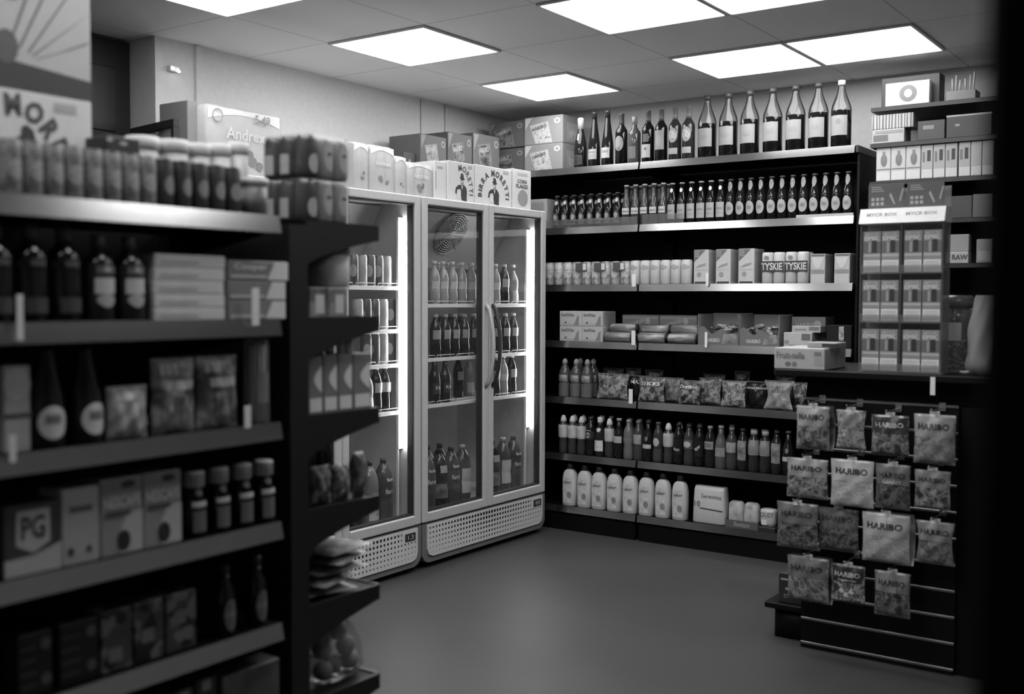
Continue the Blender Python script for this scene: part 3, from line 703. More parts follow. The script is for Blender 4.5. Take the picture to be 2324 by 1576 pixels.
def magnum(cap, pic):
    t = bottle('large_wine_bottle', 'wine bottle', mag, WINE, ([(0.0185, 0.326), (0.019, 0.3505)], cap), [(0.098, 0.062, 0.165, 'rect', G(0.28))] + ([(0.03, 0.118, 0.148, 'oval', G(0.2))] if pic else [(0.05, 0.10, 0.13, 'oval', G(0.25))]), (), (0.205, UPPER))
    return t
for i, px in enumerate((1604.7, 1652.4, 1701, 1753, 1804.7, 1856.5, 1908.3)):
    lb = 'large dark wine bottle, pale label, %s from the small wine bottles' % ORD[i] if i < 6 else 'large dark wine bottle with white cap, last at the open shelf end'
    place((lambda: magnum(G(0.06, 0.4), False)) if i < 6 else (lambda: magnum(WHITE, True)), 'mag%d' % (i == 6), (shelfx(px, 330, 5.615), 5.615, TZ), 0, lb, 'large wine bottles on the top shelf')

# --- second level: beer
BZ = LEV[5] + 0.0006
long_neck = [(0.027, 0), (0.0288, 0.004), (0.0288, 0.118), (0.0268, 0.138), (0.0175, 0.172), (0.0140, 0.20), (0.0132, 0.222), (0.0145, 0.224), (0.0145, 0.228)]
crown = lambda m, k=1.0: ([(0.0158, 0.2265 * k), (0.0150, 0.2335 * k), (0.0135, 0.2355 * k)], m)
short = [(r, z * 0.86) for r, z in long_neck]
mk = lambda: bottle('beer_bottle', 'beer bottle', short, BROWNGLASS, crown(DARK, 0.86), [(0.046, 0.02, 0.098, 'oval', G(0.05, 0.4)), (0.026, 0.050, 0.085, 'shield', G(0.30)), (0.022, 0.145, 0.170, 'oval', G(0.45)), (0.05, 0.022, 0.030, 'rect', G(0.12))], seg=16)
for r in (0, 1):
    for i, x in enumerate(even((1265, 1, 2, 3, 4, 5, 6, 1402), 480, 5.60)):
        place(mk, 'stout', (x + r * 0.0, 5.60 + r * 0.072, BZ), RND.uniform(-.15, .15), 'short dark stout bottle, %s from the fridge, %s row' % (ORD[i], ('front', 'back')[r]), 'stout bottles on the beer shelf')
tallb = [(0.027, 0), (0.0288, 0.004), (0.0288, 0.095), (0.0272, 0.115), (0.020, 0.15), (0.0150, 0.185), (0.0140, 0.225), (0.0150, 0.227), (0.0150, 0.233)]
mk = lambda: bottle('beer_bottle', 'beer bottle', tallb, G(0.045, 0.06), ([(0.016, 0.2315), (0.0152, 0.2385), (0.0135, 0.2405)], G(0.5, 0.3)), [(0.05, 0.068, 0.105, 'rect', G(0.5)), (0.018, 0.15, 0.215, 'rect', G(0.10, 0.2)), (0.04, 0.082, 0.088, 'rect', G(0.2))], seg=16)
for r in (0, 1):
    for i, x in enumerate(even((1422.2, 1, 2, 3, 1505.4), 480, 5.60)):
        place(mk, 'clearbeer', (x, 5.60 + r * 0.07, BZ), RND.uniform(-.12, .12), 'tall clear-necked beer bottle, %s after the stouts, %s row' % (ORD[i], ('front', 'back')[r]), 'clear beer bottles on the beer shelf')
mk = lambda: bottle('beer_bottle', 'beer bottle', long_neck, BROWNGLASS, crown(G(0.35, 0.4)), [(0.056, 0.028, 0.112, 'rect', G(0.38)), (0.034, 0.07, 0.082, 'rect', G(0.25)), (0.034, 0.05, 0.054, 'rect', G(0.3)), (0.020, 0.180, 0.204, 'oval', WHITE)], seg=16)
for i, x in enumerate(even((1526.3, 1, 2, 3, 4, 1636), 480, 5.60)):
    place(mk, 'starbeer', (x, 5.60, BZ), RND.uniform(-.12, .12), 'beer bottle with square white label, %s after the clear bottles' % ORD[i], 'white-label beer bottles on the beer shelf')
def moretti():
    t = bottle('beer_bottle', 'beer bottle', long_neck, BROWNGLASS, crown(DARK), [(0.052, 0.036, 0.110, 'oval', G(0.36)), (0.026, 0.062, 0.084, 'oval', G(0.2)), (0.030, 0.166, 0.222, 'shield', G(0.26))], seg=16)
    return t
for i, x in enumerate(even((1658.3, 1, 2, 3, 4, 5, 6, 7, 8, 9, 10, 1925), 470, 5.60)):
    place(moretti, 'roundbeer', (x, 5.60, BZ), RND.uniform(-.1, .1), 'beer bottle with round pale label, %s from the open shelf end' % ORD[11 - i], 'round-label beer bottles on the beer shelf')
def riser(x0, x1, y, z, h, label):
    t = tag(part('shelf_riser', MB().box(x0, x1, y, y + 0.003, z, z + h, 0, 0.0005), CLEAR(0.85, 0.10, 0.06)), label, 'shelf divider'); return t
riser(-4.1, -3.035, YSH + 0.015, BZ + 0.0005, 0.052, 'clear plastic shelf riser in front of the stout bottles')
riser(-3.005, -2.74, YSH + 0.015, BZ + 0.0005, 0.060, 'short clear plastic riser in front of the clear-necked beers')
tag(part('shelf_riser', MB().box(-2.08, -1.775, YSH + 0.012, YSH + 0.017, BZ + 0.0005, BZ + 0.018, 0, 0.001), G(0.45, 0.25)), 'riser strip under the round-label beers at the shelf end, its reflection painted white', 'shelf divider')  # solid pale colour paints in the bright reflection along this riser
carton('card_box', 'small card box at the fridge end of the beer shelf', 'box', (-3.80, 5.70, BZ), 0, 0.22, 0.22, 0.19, G(0.42), [(-0.09, 0.09, 0.12, 0.17, G(0.3))])

# --- third level: tins and multipacks
CZ = LEV[4] + 0.0006
mk1 = lambda: can('drink_can', 'can', 0.0322, 0.139, ART((0.14, 0.3, 0.56, 0.36), 30, 0.35, vary=False), (0.056, 0.045, 0.088, ART((0.6, 0.5, 0.2), 90, 0.4, vary=False)), None)
mk2 = lambda: can('drink_can', 'can', 0.0322, 0.141, G(0.56, 0.35), (0.05, 0.085, 0.115, ART((0.3, 0.5), 60, 0.4, vary=False), 'oval'), None)
for i, x in enumerate(even((1249, 1, 2, 3, 4, 5, 6, 7, 1421), 640, 5.59)):
    place(mk1, 'lager', (x, 5.59, CZ), RND.uniform(-.3, .3), 'patterned grey lager can, %s from the fridge on the can shelf' % ORD[i], 'lager cans in shrink packs')
for i, x in enumerate(even((1443, 1, 2, 3, 4, 1559), 640, 5.59)):
    place(mk2, 'cider', (x, 5.59, CZ), RND.uniform(-.2, .2), 'pale can with oval emblem, %s after the patterned lager cans' % ORD[i], 'pale cans on the can shelf')
def front_box(name, label, cat, px0, px1, pyb, Yf, z, d, h, mat, panels=(), texts=(), group=None, sides=(), **k):
    x0, x1 = BX(px0, pyb, Yf), BX(px1, pyb, Yf); w = x1 - x0
    sc2 = lambda q: q
    P = [(p if p[0] in ('disc', 'poly') else (p[0] * w, p[1] * w, p[2] * h, p[3] * h, p[4])) for p in panels]
    T = [(q[0], q[1] * w, q[2] * h, q[3] * w) + tuple(q[4:]) for q in texts]
    S = [(p[0] * d, p[1] * d, p[2] * h, p[3] * h, p[4]) for p in sides]
    return carton(name, label, cat, ((x0 + x1) / 2, Yf + d / 2, z), 0, w, d, h, mat, P, T, group, S, **k)
for i, (a, b) in enumerate(((1574, 1607), (1624, 1657), (1675, 1711))):
    x0, x1 = BX(a, 640, 5.565), BX(b, 640, 5.565); w = x1 - x0
    carton('beer_multipack', 'white multipack carton with diagonal dark corner, %s from the pale cans' % ORD[i], 'multipack', ((x0 + x1) / 2, 5.565 + 0.07, CZ), 0, w, 0.14, 0.195, G(0.56),
           [('poly', [(-w / 2 + .003, 0.193), (-w / 2 + .003, 0.125), (w / 2 * 0.62, 0.193)], G(0.17)), (-w * .42, w * .42, 0.004, 0.016, DARK), ('disc', -w * 0.12, 0.055, 0.014, 0.014, G(0.33)), ('poly', [(-w * .38, 0.092), (w * .30, 0.108), (w * .36, 0.120), (-w * .1, 0.112)], G(0.34)), (-w * .42, w * .42, 0.080, 0.082, G(0.36))] + [(-w * .42, -w * .1, 0.182 - .009 * q, 0.187 - .009 * q, G(0.4)) for q in range(4)],
           [], 'white multipacks on the can shelf', [(-0.06, 0.06, 0.02, 0.18, G(0.42))])
for i, (a, b) in enumerate(((1724, 1776.5), (1777.5, 1831))):
    x0, x1 = BX(a, 640, 5.565), BX(b, 640, 5.565); w = x1 - x0
    t = thing('beer_multipack', 'shrink-wrapped four-pack with dark lettered band, %s' % ('next to the white multipacks' if i == 0 else 'nearer the counter'), 'multipack', ((x0 + x1) / 2, 5.60, CZ), 0, 'banded four-packs on the can shelf')
    r = w / 4 - 0.0008
    for cx in (-w / 4, w / 4):
        for cy in (0, 2 * r + 0.001): part('can', MB().lathe([(0, 0), (r * .86, 0), (r, 0.01), (r, 0.160), (r * .86, 0.172), (0, 0.172)], 18, at=(cx, cy, 0)), G(0.58, 0.4), t)
    sf = lambda x, z: (x, -r - 0.001 + 0.010 * (abs(2 * abs(x) / w - 0.5) * 2) ** 2, z)
    bd = part('band', MB().grid(lambda u, v: sf((u - .5) * w * .98, 0.066 + 0.058 * v), 16, 1), G(0.06, 0.4), t)
    text(bd, 'TYSKIE', 0, 0.095, w * .9, lambda x, z: (lambda p: (p[0], p[1] - 0.0012, p[2]))(sf(x, z)), G(0.62), 0.04, 0.03)
    part('emblem', MB().disc(-w * .22, 0.142, 0.014, 0.011, -r - 0.0012), G(0.25), t)
for i, (a, b) in enumerate(((1838, 1871), (1892, 1927))):
    x0, x1 = BX(a, 640, 5.575), BX(b, 640, 5.575); w = x1 - x0
    carton('cider_multipack', 'pale multipack with curved panel, %s' % ('next to the banded four-packs' if i == 0 else 'last on the can shelf'), 'multipack', ((x0 + x1) / 2, 5.575 + 0.07, CZ), 0, w, 0.13, 0.158, G(0.52),
           [(-w * .45, w * .45, 0.145, 0.155, G(0.16)), (-w * .45, w * .45, 0.055, 0.075, G(0.28)), ('poly', [(-w * .42, 0.14), (-w * .2, 0.09), (0, 0.08), (w * .2, 0.09), (w * .42, 0.14)], G(0.62))], (), 'pale multipacks on the can shelf', [(-0.055, 0.0, 0.01, 0.15, G(0.3)), (0.004, 0.055, 0.01, 0.15, G(0.3))])
# small upright white strips standing along the shelves
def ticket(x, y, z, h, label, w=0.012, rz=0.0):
    return tag(part('white_strip', MB().box(-w / 2, w / 2, -0.001, 0.001, 0, h, 0, 0.0004).xf(Matrix.Translation((x, y, z)) @ Matrix.Rotation(rz, 4, 'Z')), G(0.85, 0.4)), label, 'price ticket', 'upright white price tickets')
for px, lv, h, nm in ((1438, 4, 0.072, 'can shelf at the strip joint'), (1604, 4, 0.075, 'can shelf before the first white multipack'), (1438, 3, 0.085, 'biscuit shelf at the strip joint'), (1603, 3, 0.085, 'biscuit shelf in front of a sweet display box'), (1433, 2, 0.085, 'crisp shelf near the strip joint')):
    ticket(BX(px, 700, YSH - 0.004), YSH - 0.004, LEV[lv] - 0.01, h, 'upright white strip on the ' + nm, 0.026 if px < 1500 else 0.016)
for i, px in enumerate((1319, 1361, 1404)):
    t = tag(part('promo_card', MB().box(-0.04, 0.04, -0.001, 0.001, 0.0, 0.05, 0, 0.0005).xf(Matrix.Translation((BX(px, 600, 5.553), 5.5535, CZ + 0.083))), G(0.10, 0.4)), 'small dark promo card on lager cans, %s from the fridge' % ORD[i], 'promo card', 'promo cards on lager cans')
    part('price_panel', MB().flat([(0.012, 0.008), (0.036, 0.008), (0.036, 0.046), (0.012, 0.046)], -0.002).xf(Matrix.Translation((BX(px, 600, 5.553), 5.5535, CZ + 0.083))), G(0.7), t)
    part('stem', MB().box(-0.002, 0.002, 0.001, 0.002, -0.070, 0.02).xf(Matrix.Translation((BX(px, 600, 5.553), 5.5535, CZ + 0.083))), G(0.2), t)

# --- fourth level: biscuits and sweets
FZ = LEV[3] + 0.0006
for r in (0, 1):
    for i, (a, b) in enumerate(((1270, 1320), (1320.6, 1367))):
        front_box('biscuit_box', 'pale biscuit box, %s, %s of the four' % (('lower', 'upper')[r], ('fridge side', 'aisle side')[i]), 'biscuit box', a, b, 760, 5.565, FZ + r * 0.0925, 0.16, 0.092, G(0.5),
                  [(-0.47, 0.47, 0.03, 0.2, G(0.42)), ('poly', [(0.02, 0.006), (0.060, 0.006), (0.060, 0.07), (0.045, 0.055), (0.035, 0.03)], G(0.24)), ('disc', -0.035, 0.022, 0.008, 0.007, G(0.14))],
                  [('belVita', -0.12, 0.76, 0.56, G(0.12), 0.018)], 'stacked biscuit boxes', [(-0.4, 0.4, 0.1, 0.9, G(0.38))])
def roll_pack(L, r):
    t = thing('biscuit_roll', '', 'biscuit pack')
    M4 = Matrix.Rotation(pi / 2, 4, 'Y')
    part('wrapper', MB().lathe([(0, -L / 2), (r * .93, -L / 2 + 0.002), (r, -L / 2 + .006), (r, L / 2 - .006), (r * .93, L / 2 - .002), (0, L / 2)], 20).xf(Matrix.Translation((0, 0, r)) @ M4), ART((0.08, 0.2, 0.42), 22, 0.3, stretch=(0.4, 2, 2)), t)
    for s in (-1, 1): part('end_twist', MB().lathe([(r * .5, -0.005), (r * .94, 0.003), (0, 0.004)], 14).xf(Matrix.Translation((s * L / 2, 0, r)) @ Matrix.Rotation(s * pi / 2, 4, 'Y')), INK, t)
    return t
RL = [(1376, 1434, 0, 0), (1450, 1514, 0, 0), (1518, 1583, 0, 0), (1392, 1442, 1, 0), (1458, 1522, 1, 0), (1528, 1586, 1, 0)]
for i, (a, b, up, _) in enumerate(RL):
    Yc = 5.595 + up * 0.035; x0, x1 = BX(a, 770, Yc), BX(b, 770, Yc)
    place(lambda: roll_pack(0.172, 0.031), 'roll', ((x0 + x1) / 2, Yc, FZ + up * 0.0515), 0, 'round biscuit pack lying flat, %s layer, %s from the biscuit boxes' % (('lower', 'upper')[up], ORD[i % 3]), 'biscuit rolls lying on the shelf')
PW = lambda lo, hi, s=28: ART((lo, (lo + hi) / 2, hi), s, 0.4)
for i, (a, b) in enumerate(((1412, 1495), (1496.5, 1582))):
    front_box('sweet_display_box', 'flat grey sweet carton behind the biscuit rolls, %s' % ('nearer the fridge' if i == 0 else 'nearer the counter'), 'sweet carton', a, b, 740, 5.72, FZ, 0.16, 0.165, G(0.20), [(-0.48, 0.48, 0.85, 0.95, G(0.3)), ('disc', 0.05, 0.13, 0.016, 0.02, G(0.4))], [('HARIBO', -0.05, 0.75, 0.5, G(0.42), 0.022, 0, 0.25)], 'sweet cartons behind the biscuits')
def open_box(label, a, b, Yf, z, h, d=0.2):
    x0, x1 = BX(a, 785, Yf), BX(b, 785, Yf); w = x1 - x0
    t = thing('sweet_display_box', label, 'sweet carton', ((x0 + x1) / 2, Yf + d / 2, z), 0, 'open sweet display boxes')
    mb = MB(); y = -d / 2
    mb.box(-w / 2, w / 2, d / 2 - 0.003, d / 2, 0, h); mb.box(-w / 2, -w / 2 + .003, y, d / 2 - .003, 0, h * 0.98); mb.box(w / 2 - .003, w / 2, y, d / 2 - .003, 0, h * 0.98); mb.box(-w / 2 + .003, w / 2 - .003, y, d / 2 - .003, 0, 0.003)
    part('box_body', mb, G(0.24), t)
    n = 12; cut = [(w * (q / n - 0.5), h * (0.52 + 0.10 * sin(q * 1.1) - 0.15 * (q / n))) for q in range(n + 1)]
    part('front_panel', MB().flat([(-w / 2, 0.001), (w / 2, 0.001)] + cut[::-1], y - 0.0005), G(0.17), t)
    part('printed_panel', MB().flat([(0.02, 0.01), (w / 2 - .008, 0.02), (w / 2 - .016, h * .40), (0.035, h * .36)], y - 0.0012), PW(0.12, 0.36), t)
    text(t, 'HARIBO', -w * 0.14, h * 0.17, w * 0.36, front(y - 0.0018), G(0.5), h * 0.13, 0.05)
    q = random.Random(int(a)); mb = MB()
    for k in range(16):
        cx, cy, cz = q.uniform(-w / 2 + .03, w / 2 - .03), q.uniform(y + .03, d / 2 - .04), h * (0.42 + 0.24 * q.random())
        M4 = Matrix.Translation((cx, cy, cz)) @ Matrix.Rotation(q.uniform(0, 6), 4, 'Z') @ Matrix.Rotation(q.uniform(-1, 1), 4, 'X')
        mb.v += [tuple(M4 @ Vector(p)) for p in MB().box(-0.026, 0.026, -0.016, 0.016, -0.007, 0.007, 0, 0.005).v]
        base = len(mb.v) - 24
        for f in MB().box(-0.026, 0.026, -0.016, 0.016, -0.007, 0.007, 0, 0.005).f: mb.f.append(tuple(i + base for i in f)); mb.m.append(0); mb.sm.append(True)
    o = part('sweet_sachets', mb, ART((0.12, 0.5, 0.62), 30, 0.3), t, 'pale wrapped sweets'); o['kind'] = 'stuff'
    return t
open_box('open sweet display box full of pale sachets, beside the biscuit rolls', 1584, 1676, 5.56, FZ, 0.18)
open_box('open sweet display box full of pale sachets, second from the biscuit rolls', 1678, 1768, 5.56, FZ, 0.175)
front_box('sweet_display_box', 'upright sweet carton behind small white boxes', 'sweet carton', 1796, 1873, 770, 5.70, FZ, 0.14, 0.165, G(0.2), [('disc', 0.05, 0.12, 0.022, 0.026, G(0.4))], [('HARIBO', -0.1, 0.72, 0.55, G(0.4), 0.03)])
front_box('gum_box', 'small white printed box, lower, beside the sweet display boxes', 'gum box', 1778, 1842, 787, 5.57, FZ, 0.11, 0.082, G(0.52), [(0.14, 0.45, 0.5, 0.95, G(0.16)), ('disc', -0.06, 0.03, 0.014, 0.013, G(0.3)), (-0.3, 0.1, 0.1, 0.2, G(0.2))], (), 'small white boxes on the sweet shelf')
front_box('gum_box', 'small white printed box on top of another behind it', 'gum box', 1797, 1862, 753, 5.59, FZ + 0.0825, 0.09, 0.036, G(0.48), [(0.1, 0.45, 0.3, 0.9, G(0.2)), (-0.4, 0.02, 0.3, 0.55, G(0.25))], (), 'small white boxes on the sweet shelf')
front_box('dark_carton', 'dark carton with painted-in highlights at the counter end', 'carton', 1875, 1932, 780, 5.59, FZ, 0.15, 0.125, G(0.02, 0.3), [(0.0, 0.2, 0.35, 0.95, ART((0.1, 0.7), 70, 0.3))])  # mottled bright panel paints the box's highlights into its colour

# --- fifth level: squash bottles and crisps
SZ = LEV[2] + 0.0006
squash = [(0.036, 0), (0.0385, 0.005), (0.0385, 0.085), (0.034, 0.092), (0.0385, 0.10), (0.0385, 0.135), (0.036, 0.155), (0.024, 0.185), (0.0145, 0.20), (0.0145, 0.206)]
scap = ([(0.0165, 0.202), (0.0165, 0.222), (0.010, 0.232), (0.006, 0.236)], G(0.45))
mk = lambda: bottle('squash_bottle', 'bottle', squash, G(0.075, 0.08), scap, [(0.075, 0.095, 0.138, 'rect', ART((0.08, 0.25, 0.5), 26, 0.3, vary=False)), (0.09, 0.006, 0.085, 'rect', G(0.13, 0.25))])
for r, row in enumerate(((1282.4, 1308, 1333), (1317, 1346.5))):
    for i, px in enumerate(row):
        place(mk, 'squash', (shelfx(px, 880, 5.60 + 0.082 * r), 5.60 + 0.082 * r, SZ), RND.uniform(-.1, .1), 'squash bottle with pale cap, %s from the fridge, %s row' % (ORD[i], ('front', 'back')[r]), 'squash bottles on the crisp shelf')
CR = [(1354, 1425, 0.155, FILM(0.05, 0.42, 26), 'SALTED', 'pale-printed crisp bag next to the squash bottles', 0.4),
      (1426, 1470, 0.145, G(0.012, 0.3), 'MAX', 'black crisp bag with big white lettering behind a white strip', 0.7),
      (1448, 1508, 0.145, FILM(0.05, 0.42, 24), 'STICKS', 'crisp bag with white two-tone front, beside the black lettered bag', 0.7),
      (1505, 1549, 0.142, FILM(0.14, 0.38, 30), '', 'plain mid-grey crisp bag without lettering, fourth front bag from the fridge', 0),
      (1540, 1588, 0.138, FILM(0.03, 0.4, 24), 'Doritos', 'dark crisp bag with thin white lettering, middle of the shelf', 0.8),
      (1584, 1636, 0.150, FILM(0.05, 0.45, 22), '', 'patchy crisp bag just after the thin-lettered dark bag', 0),
      (1636, 1692, 0.148, FILM(0.06, 0.5, 20), 'MEAT', 'crisp bag with pale lower print, before the wide-lettered dark bag', 0.5),
      (1692, 1742, 0.145, G(0.02, 0.3), 'SENSATIONS', 'dark crisp bag with wide capital lettering across it', 0.95),
      (1733, 1800, 0.16, FILM(0.24, 0.42, 16), 'Quaver', 'flared light grey crisp bag near the counter', 0.5),
      (1797, 1830, 0.15, FILM(0.02, 0.5, 20), '', 'black and white crisp bag cut off by the sweet bags', 0)]
for i, (a, b, h, m, s, lb, tw) in enumerate(CR):
    Yc = 5.615 + (0.078 if i in (1, 3, 5, 7, 9) else 0.0); x0, x1 = BX(a, 900, Yc), BX(b, 900, Yc); w = x1 - x0
    legible = s in ('MAX', 'STICKS', 'Doritos', 'SENSATIONS')
    t = bag('crisp_bag', 'crisp bag', w, h, 0.058, 20 + i, m, G(0.18, 0.3), [(-0.7, 0.7, 0.62, 0.9, G(0.03 if i in (1, 7) else 0.10, 0.35))] if legible else [(-0.5, 0.5, 0.6, 0.82, G(0.16, 0.3))],
            [(s, 0, 0.74, w * tw, WHITE, h * (0.15 if s != 'SENSATIONS' else 0.08))] if legible else [], waist=0.10 if i != 8 else 0.25, lean=0.10)
    t.location = ((x0 + x1) / 2, Yc, SZ); t['label'] = lb; t['group'] = 'crisp bags on the wall shelf'
for i, (a, b, h) in enumerate(((1372, 1410, 0.175), (1424, 1450, 0.18), (1468, 1500, 0.175), (1600, 1640, 0.165), (1672, 1696, 0.19), (1764, 1800, 0.18))):
    x0, x1 = BX(a, 900, 5.83), BX(b, 900, 5.83); w = x1 - x0 + 0.03
    t = bag('crisp_bag', 'crisp bag', w, h, 0.05, 60 + i, FILM(0.015, 0.12, 20), G(0.1, 0.3), [(-0.4, 0.4, 0.75, 0.9, G(0.2, 0.3))], [], waist=0.06)
    t.location = ((x0 + x1) / 2, 5.83, SZ); t['group'] = 'crisp bags in the back row'
    t['label'] = 'dark crisp bag in the back row, only top showing, %s from the squash bottles' % ORD[i]

# --- sixth level: soft drink bottles
DZ = LEV[1] + 0.0006
sport = [(0.026, 0), (0.0285, 0.005), (0.0285, 0.05), (0.026, 0.07), (0.0275, 0.095), (0.0308, 0.11), (0.0316, 0.165), (0.029, 0.18), (0.0165, 0.19), (0.0165, 0.196)]
sportcap = ([(0.0185, 0.193), (0.0185, 0.208), (0.014, 0.224), (0.008, 0.234)], WHITE)
cola = [(0.028, 0), (0.0315, 0.006), (0.0315, 0.05), (0.0285, 0.085), (0.0315, 0.115), (0.0315, 0.15), (0.026, 0.18), (0.0145, 0.205), (0.0130, 0.222)]
ccap = lambda m: ([(0.0150, 0.218), (0.0150, 0.234), (0.0135, 0.236)], m)
tallneck = [(0.030, 0), (0.033, 0.005), (0.033, 0.13), (0.028, 0.155), (0.016, 0.19), (0.0135, 0.235)]
ribs = G(0.05, 0.12)
KIND = {
 'sport': lambda: bottle('sports_drink_bottle', 'drink bottle', sport, ribs, sportcap, [(0.098, 0.098, 0.176, 'rect', ART((0.4, 0.55, 0.65), 20, 0.35, vary=False))]),
 'pepsi': lambda: bottle('cola_bottle', 'drink bottle', cola, PETDARK, ccap(DARK), [(0.085, 0.10, 0.15, 'rect', INK), (0.028, 0.108, 0.144, 'oval', G(0.45)), (0.024, 0.120, 0.132, 'oval', G(0.1)), (0.04, 0.153, 0.157, 'rect', G(0.4))]),
 'cream': lambda: bottle('ginger_bottle', 'drink bottle', tallneck, G(0.02, 0.08), ([(0.0165, 0.205), (0.0165, 0.219), (0.0155, 0.2205), (0.0165, 0.222), (0.0165, 0.238)], WHITE), [(0.066, 0.035, 0.10, 'rect', ART((0.62, 0.7, 0.45), 70, 0.4, vary=False)), (0.03, 0.15, 0.175, 'shield', G(0.6))]),
 'dark': lambda: bottle('cola_bottle', 'drink bottle', tallneck, PETDARK, ([(0.0150, 0.226), (0.0150, 0.24)], G(0.5)), [(0.064, 0.095, 0.135, 'rect', G(0.42))]),
 'clear': lambda: bottle('water_bottle', 'drink bottle', cola, CLEARDRINK, ccap(G(0.4)), [(0.07, 0.10, 0.13, 'rect', G(0.2, 0.3))]),
 'label': lambda: bottle('juice_bottle', 'drink bottle', cola, G(0.06, 0.1), ccap(G(0.25)), [(0.066, 0.098, 0.155, 'rect', ART((0.25, 0.45), 40, 0.4, vary=False))]),
 'low': lambda: bottle('cola_bottle', 'drink bottle', tallneck, PETDARK, ([(0.0150, 0.226), (0.0150, 0.24)], DARK), [(0.06, 0.078, 0.102, 'rect', G(0.5)), (0.02, 0.12, 0.15, 'oval', G(0.15))]),
 'round': lambda: bottle('juice_bottle', 'drink bottle', cola, G(0.045, 0.1), ccap(G(0.1)), [(0.044, 0.095, 0.145, 'oval', G(0.5)), (0.07, 0.01, 0.08, 'rect', G(0.06, 0.3))]),
 'max': lambda: bottle('cola_bottle', 'drink bottle', cola, PETDARK, ccap(INK), [(0.08, 0.06, 0.15, 'rect', G(0.016, 0.3))], [('Max', 0.044, 0.09, G(0.55))]),
 'lemon': lambda: bottle('lemonade_bottle', 'drink bottle', cola, G(0.05, 0.08), ccap(DARK), [(0.07, 0.095, 0.15, 'rect', G(0.10)), (0.05, 0.105, 0.14, 'oval', G(0.5))]),
 'pepper': lambda: bottle('cola_bottle', 'drink bottle', cola, PETDARK, ccap(DARK), [(0.08, 0.06, 0.15, 'rect', G(0.016, 0.3))], []),
 'striped': lambda: bottle('cola_bottle', 'drink bottle', cola, G(0.02, 0.08), ccap(G(0.35)), [(0.066, 0.105, 0.15, 'rect', G(0.32)), (0.04, 0.12, 0.124, 'rect', INK), (0.04, 0.132, 0.136, 'rect', INK)]),
 'water': lambda: bottle('water_bottle', 'drink bottle', [(r, z * 1.02) for r, z in tallneck], G(0.12, 0.08), ([(0.0155, 0.224), (0.0155, 0.242)], G(0.3)), [(0.066, 0.07, 0.12, 'rect', ART((0.2, 0.42), 25, 0.3, vary=False))]),
 'pale': lambda: bottle('juice_bottle', 'drink bottle', [(r * 1.02, z * 0.98) for r, z in cola], G(0.03, 0.1), ([(0.0190, 0.205), (0.0190, 0.228)], G(0.4)), [(0.078, 0.095, 0.178, 'rect', ART((0.2, 0.34), 22, 0.35, vary=False))]),
 'swirl': lambda: bottle('juice_bottle', 'drink bottle', cola, G(0.02, 0.1), ccap(INK), [(0.06, 0.06, 0.17, 'rect', ART((0.05, 0.45), 24, 0.35, vary=False))]),
}
seq = [('sport', 1278.7), ('sport', 1299), ('sport', 1321), ('pepsi', 1342.7), ('cream', 1363), ('sport', 1384.5), ('dark', 1406), ('clear', 1428), ('label', 1450.5), ('low', 1471), ('round', 1493), ('sport', 1517.5), ('max', 1541), ('lemon', 1564), ('pepper', 1588), ('striped', 1612), ('water', 1637), ('label', 1662), ('swirl', 1687), ('pale', 1713), ('pale', 1738.5), ('swirl', 1763), ('low', 1789)]
looks = {'sport': 'white-capped sports drink bottle', 'pepsi': 'dark cola bottle with round emblem', 'cream': 'dark bottle with cream label and white cap', 'dark': 'dark tall-necked bottle with pale label', 'clear': 'clear drink bottle with thin label',
         'label': 'juice bottle with pale square label', 'low': 'black bottle with narrow pale band', 'round': 'juice bottle with round pale label', 'max': 'black cola bottle with white slanted word', 'lemon': 'lemonade bottle with oval label', 'pepper': 'black cola bottle with slanted pale lettering', 'striped': 'dark bottle with striped grey label',
         'water': 'water bottle with two-tone label', 'swirl': 'dark juice bottle with swirled print', 'pale': 'wide juice bottle with pale sleeve'}
ordw = lambda n: (ORD + ['twenty-first', 'twenty-second', 'twenty-third'])[n]
DX = even([q[1] for q in seq], 1040, 5.597)
for i, (k, px) in enumerate(seq):
    o = place(KIND[k], 'd_' + k, (DX[i], 5.597, DZ), RND.uniform(-.12, .12), '%s, %s in the front row from the fridge' % (looks[k], ordw(i)), 'soft drink bottles on the lower wall shelf')
    if k == 'pepper': text(family(o)[-1] if family(o) else o, 'Pepper', 0, 0.105, 0.05, wrap(rad_of(cola), 0.0014), G(0.6), 0.026, 0.04, 0.3, 0.6)
back = [('sport', 1310), ('sport', 1333), ('max', 1356), ('cream', 1376), ('dark', 1395), ('clear', 1418), ('clear', 1441), ('low', 1463), ('sport', 1528), ('max', 1552), ('lemon', 1576), ('striped', 1622), ('water', 1646), ('pale', 1698), ('pale', 1725), ('swirl', 1750)]
for i, (k, px) in enumerate(back):
    if 'd_' + k in PROTO:
        dup(PROTO['d_' + k], (DX[(0, 1, 2, 3, 4, 6, 7, 8, 11, 12, 13, 15, 16, 18, 19, 20)[i]] + 0.0325, 5.675, DZ), RND.uniform(-.3, .3), '%s, %s in the second row from the fridge' % (looks[k], ordw(i)), 'soft drink bottles in the second row')

